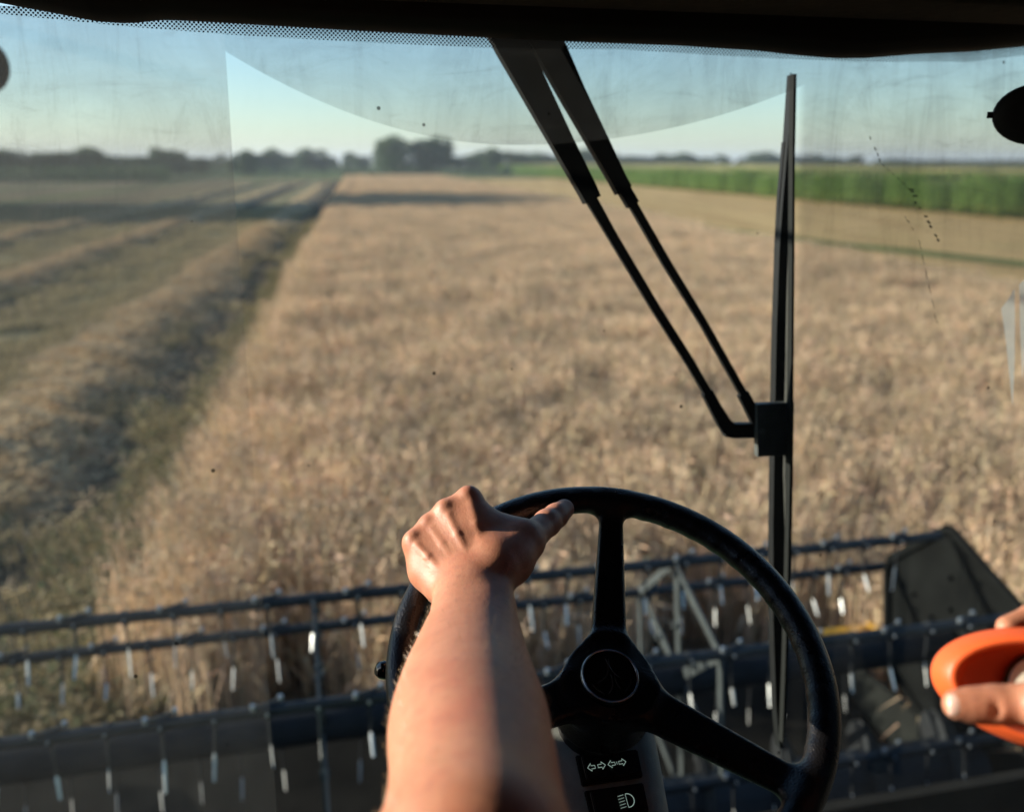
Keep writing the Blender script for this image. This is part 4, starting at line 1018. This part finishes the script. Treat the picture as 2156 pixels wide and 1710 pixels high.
# raised knuckles, tendons, veins
for k, hx in (('i', .0125), ('m', .0105), ('r', .0098), ('p', .0100)):
    s.cone(mcp[k] - toc * .0046 , mcp[k] - toc * .0030 + np.array([-.0010, 0, .0030]), hx * 1.0, hx * .98, .003)
for k, q in (('i', .30), ('m', .35), ('r', .35), ('p', .4)):
    tp = lambda t, e: car[k] * (1 - t) + mcp[k] * t - toc * (.0165 * (1 - t) + rad_[k] * t + e + .0014)
    s.chain([tp(.12, -.002), tp(.35, -.0006), tp(.65, .0), tp(.93, -.0002)], [.0026, .0033, .0034, .0032], .0035)
def vein(pts_, r_=.0018):
    s.chain([P3(*p) for p in pts_], [r_] * len(pts_), .005)
# grooves between the metacarpals
for a, b in (('i', 'm'), ('m', 'r'), ('r', 'p')):
    p0 = (mcp[a] + mcp[b]) / 2 - toc * .0125; p1 = (mcp[a] + mcp[b]) / 2 * .5 + (car[a] + car[b]) / 2 * .5 - toc * .0168
    fo_ = 1.0 if a == 'i' else 0.0
    for q in np.linspace(0, .8, 12): s.cone(mcp[a] * (1 - q) + car[a] * q + toc * (.0012 - .0022 * fo_), mcp[b] * (1 - q) + car[b] * q + toc * (.0012 - .0018 * fo_), .0122 + .0025 * q, .0122 + .0025 * q, .0035)
vv_ = lambda a, b, f, t: (car[a] * f + car[b] * (1 - f)) * (1 - t) + (mcp[a] * f + mcp[b] * (1 - f)) * t - toc * (.0163 * (1 - t) + .0118 * t)
s.chain([vv_('m', 'r', .5, .05), vv_('m', 'r', .35, .35), vv_('m', 'r', .6, .6), vv_('i', 'm', .1, .82)], [.0022, .0028, .0028, .0022], .0025)
s.chain([vv_('r', 'p', .3, .2), vv_('r', 'p', .5, .5), vv_('r', 'p', .9, .75)], [.0021, .0026, .0021], .0025)
# thumb lying along the rim
cmc = P3(1052, 1192, .918); tm = P3(1104, 1142, .955); ti = P3(1152, 1101, 1.0); tt_ = P3(1188, 1072, 1.032)
s.cone(cmc, tm, .022, .0182, .014); s.cone(P3(1050, 1170, .935), tm, .020, .017, .014)
s.chain([tm, ti], [.0175, .0140], .008); s.chain([ti, (ti + tt_) / 2, tt_], [.0140, .0128, .0112], .006)
s.cone(ti - toc * .004, ti - toc * .003, .0118, .0118, .006)
# web between thumb and index
s.cone(mcp['i'] * .6 + car['i'] * .4 + toc * .004, P3(1085, 1130, .957), .014, .015, .018)
s.cone(mcp['i'] + (car['i'] - mcp['i']) * .2 + toc * .006, P3(1060, 1110, .968), .012, .012, .016)
s.cone(P3(1040, 1180, .93), P3(1075, 1185, .935), .022, .022, .014)
VL, QL = s.mesh()
# right hand and arm
s = SDF((.22, -.16, EYE - .62), (.62, .66, EYE - .10), .0023)
th = [P3(2017, 1483, .602), P3(2050, 1484, .602), P3(2095, 1483, .60), P3(2150, 1482, .597), P3(2215, 1484, .585), P3(2300, 1530, .56)]
s.chain(th[:3], [.0098, .0112, .0116], .004); s.chain(th[2:], [.0116, .0118, .0150, .021], .006)
tr_ = np.array(ray(2150, 1400).normalized())
im, mm2, rm, pm = P3(2330, 1400, .63), P3(2345, 1470, .64), P3(2350, 1540, .64), P3(2345, 1600, .635)
wR = P3(2440, 1640, .50)
for q in (im, mm2, rm, pm): s.cone(wR, q, .024, .0125, .018)
s.chain([im, P3(2250, 1300, .665), P3(2175, 1300, .668), P3(2121, 1320, .662)], [.0118, .0100, .0092, .0080], .004)
s.chain([mm2, P3(2290, 1380, .69), P3(2215, 1395, .69), P3(2165, 1420, .680)], [.0115, .0098, .009, .008], .004)
s.chain([rm, P3(2300, 1470, .69), P3(2225, 1475, .69), P3(2175, 1485, .680)], [.011, .0095, .0088, .008], .004)
s.chain([pm, P3(2300, 1545, .68), P3(2240, 1545, .68), P3(2195, 1545, .675)], [.010, .0085, .008, .007], .004)
s.cone(th[5], wR, .022, .028, .018); s.cone(th[5], im, .018, .013, .018)
SHR = np.array((.50, -.08, EYE - .20)); elR = np.array((.56, .20, EYE - .50))
s.chain([wR, (wR + elR) / 2, elR], [.031, .041, .044], .012); s.chain([elR, (elR + SHR) / 2, SHR], [.044, .050, .058], .02)
# thumb knuckle creases
for q in (2092, 2100): s.cone(P3(q, 1462, .5885), P3(q + 3, 1503, .5885), .0012, .0012, .003, sub=True)
VR2, QR2 = s.mesh()
# torso, neck and head behind the camera, coarser
s = SDF((-.22, -.75, EYE - .98), (.66, -.02, EYE + .22), .008)
cxm = .22
s.cone((cxm - .12, -.20, EYE - .30), (cxm + .12, -.18, EYE - .30), .12, .12, .06); s.cone((cxm, -.25, EYE - .35), (cxm, -.35, EYE - .80), .15, .15, .06)
s.cone(SHL + np.array((0, -.03, 0)), (cxm, -.2, EYE - .22), .06, .07, .05); s.cone(SHR + np.array((0, -.03, 0)), (cxm, -.2, EYE - .22), .06, .07, .05)
s.cone((cxm, -.24, EYE - .22), (cxm - .04, -.24, EYE - .05), .055, .055, .03); s.cone((cxm - .06, -.26, EYE + .0), (cxm - .06, -.24, EYE + .10), .075, .085, .03)
VT, QT = s.mesh()
nL, nR = len(VL), len(VR2)
pe = empty('person', tuple(M(.25, -.3, EYE - .9)))
tag(pe, 'person with bare arms gripping the steering wheel and holding an orange case', 'person')
body = link(bpy.data.objects.new('body', np_mesh('body', np.vstack([VL, VR2, VT]), np.vstack([QL, QR2 + nL, QT + nL + nR]), skin))); reparent(body, pe)
shirt_m = simple('shirt_cloth', (.12, .14, .18), .9)
s = SDF((-.26, -.78, EYE - .98), (.70, .05, EYE - .08), .009)
s.cone((cxm - .12, -.20, EYE - .30), (cxm + .12, -.18, EYE - .30), .135, .135, .06); s.cone((cxm, -.25, EYE - .35), (cxm, -.35, EYE - .80), .165, .165, .06)
s.cone(SHL + np.array((0, -.03, 0)), (cxm, -.2, EYE - .24), .075, .085, .05); s.cone(SHR + np.array((0, -.03, 0)), (cxm, -.2, EYE - .24), .075, .085, .05)
Vs, Qs = s.mesh(); reparent(link(bpy.data.objects.new('shirt', np_mesh('shirt', Vs, Qs, shirt_m))), pe)
# fine hair on the forearm
fm = (VL[:, 1] < .86) & (VL[:, 1] > .40)
ii = np.argwhere(fm)[:, 0]; ii = rng.choice(ii, 2600); me_ = body.data; hm = MB(); hv = []; hf = []
for k in ii:
    vtx = me_.vertices[int(k)]; nn = vtx.normal.copy()
    if nn.z < -.3: continue
    p = vtx.co.copy(); d = (Vector((rnd(-.5, .5), .9, 0)) + nn * .5).normalized(); d2 = (Vector((rnd(-.3, .5), 1, -.1)) + nn * .15).normalized(); l = rnd(.006, .013); sd = d.cross(nn).normalized() * .00007
    n_ = len(hv); q1 = p + d * l * .5; q2 = q1 + d2 * l * .5; hv += [p - sd, p + sd, q1 + sd, q1 - sd, q2]; hf += [(n_, n_ + 1, n_ + 2, n_ + 3), (n_ + 3, n_ + 2, n_ + 4)]
hair = mesh_obj('arm_hair', hv, hf, simple('fine_hair', (.35, .24, .13), .4)); hair['kind'] = 'stuff'; reparent(hair, pe)
# nails
nail_m, t_, b_ = mat('fingernail'); b_.inputs['Base Color'].default_value = (.78, .55, .46, 1); b_.inputs['Roughness'].default_value = .25; b_.inputs['Specular IOR Level'].default_value = .7; b_.inputs['Subsurface Weight'].default_value = .1; b_.inputs['Subsurface Scale'].default_value = .003
def nail(c, along, out, L, wd, curve):
    along = Vector(along).normalized(); out = Vector(out); out = (out - along * out.dot(along)).normalized(); side = along.cross(out); c = Vector(c)
    v = []; nu_, nv_ = 9, 9
    for i in range(nu_):
        for j in range(nv_):
            a = -1 + 2 * i / (nu_ - 1); b = -1 + 2 * j / (nv_ - 1)
            wj = wd * (1 - .18 * max(0, b) ** 3 - .10 * max(0, -b) ** 2); Lb = L * (1 - .22 * a * a * (1 if b > 0 else .5))
            th_ = a * .95
            v.append(c + side * math.sin(th_) * wj / math.sin(.95) + out * (curve * (math.cos(th_) - 1) - .0022 * max(0, b) ** 2) + along * b * Lb)
    f = [(i * nv_ + j, i * nv_ + j + 1, (i + 1) * nv_ + j + 1, (i + 1) * nv_ + j) for i in range(nu_ - 1) for j in range(nv_ - 1)]
    o = mesh_obj('fingernail', v, f, nail_m, smooth=True); md = o.modifiers.new('t', 'SOLIDIFY'); md.thickness = .0006; md.offset = 0
    reparent(o, pe); return o
c0 = th[0]; nd = -tr_ + np.array([0, 0, -.08]); nd /= np.linalg.norm(nd)
nail(Vector(th[0] * .72 + th[1] * .28) + Vector(nd) * .0102, Vector(th[0]) - Vector(th[1]), nd, .0075, .0070, .0092)
ndl = np.array((.10, -.55, .80)); ndl /= np.linalg.norm(ndl)
nail(Vector(tt_ * .92 + ti * .08) + Vector(ndl) * .0112, Vector(tt_) - Vector(ti), ndl, .0072, .0068, .0095)

# orange oval piece
om = simple('orange_plastic', (.72, .115, .028), .42, 0, .06, 40, .4, .25, 600)
oc = Vector(P3(2244, 1458, .632)); on = -Vector(ray(2244, 1458)).normalized()
on = (on + Vector((.22, 0, -.10))).normalized(); ou = Vector((0, 0, 1)).cross(on).normalized(); ov = on.cross(ou)
def OP(a_, b_, n_, ang, ex=2.0):
    c_, s_ = math.cos(ang), math.sin(ang)
    return oc + ou * a_ * math.copysign(abs(c_) ** (2 / ex), c_) + ov * b_ * math.copysign(abs(s_) ** (2 / ex), s_) + on * n_
prof = [(.0, .0, -.014), (.068, .030, -.014), (.080, .0385, -.012), (.0838, .0412, -.008), (.0842, .0416, -.0034), (.0837, .0411, -.003), (.0841, .0415, -.0026), (.080, .039, .006), (.0745, .0357, .0145), (.0725, .0345, .0158), (.0705, .033, .0155), (.069, .0318, .0125), (.064, .0285, -.003), (.060, .026, -.006), (.0, .0, -.006)]
m = MB(); v = []; f = []; seg = 96
for a_, b_2, n_ in prof:
    for k in range(seg): v.append(OP(a_, b_2, n_, 2 * math.pi * k / seg))
for j in range(len(prof) - 1):
    for k in range(seg): f.append((j * seg + k, j * seg + (k + 1) % seg, (j + 1) * seg + (k + 1) % seg, (j + 1) * seg + k))
m.add(v, f); orange = tag(autosmooth(m.build('orange_case', om), 50), 'orange oval plastic case with pale centre, held between thumb and finger', 'plastic case')
m = MB(); ins = simple('pale_insert', (.72, .72, .60), .6)
io = oc - ou * .013; m.tube([io + on * (-.006), io + on * (.001)], [.0225, .0215], 40, side=ov); sub(autosmooth(m.build('pale_insert', ins)), orange)
m = MB(); m.tube([io + on * (-.006), io + on * (-.002)], [.0245, .0235], 40, side=ov); sub(autosmooth(m.build('insert_edge', simple('dark_olive_edge', (.06, .06, .02), .6))), orange)
m = MB(); v = []; f = []
for k in range(seg):
    for a_, b_2, n_ in ((.0840, .0414, -.0034), (.08445, .04185, -.003), (.0840, .0414, -.0026)): v.append(OP(a_, b_2, n_, 2 * math.pi * k / seg))
for k in range(seg):
    for j in range(2): f.append((3 * k + j, 3 * k + j + 1, 3 * ((k + 1) % seg) + j + 1, 3 * ((k + 1) % seg) + j))
m.add(v, f); sub(m.build('seam', simple('dark_orange_seam', (.16, .03, .012), .7)), orange)  # thin darker orange ring along the seam
# summer haze: even air round the whole scene
hz = MB(); hz.box((0, 2050, 14), (2600, 0, 0), (0, 2600, 0), (0, 0, 15.2))
hm_ = bpy.data.materials.new('haze_air'); hm_.use_nodes = True; t_ = hm_.node_tree; t_.nodes.remove(t_.nodes['Principled BSDF'])
pv = t_.nodes.new('ShaderNodeVolumePrincipled'); pv.inputs['Color'].default_value = (.86, .92, 1, 1); pv.inputs['Density'].default_value = .00045; pv.inputs['Anisotropy'].default_value = .2
t_.links.new(pv.outputs[0], t_.nodes['Material Output'].inputs['Volume'])
tag(hz.build('haze', hm_), 'thin summer haze lying over the fields', 'haze', kind='stuff')
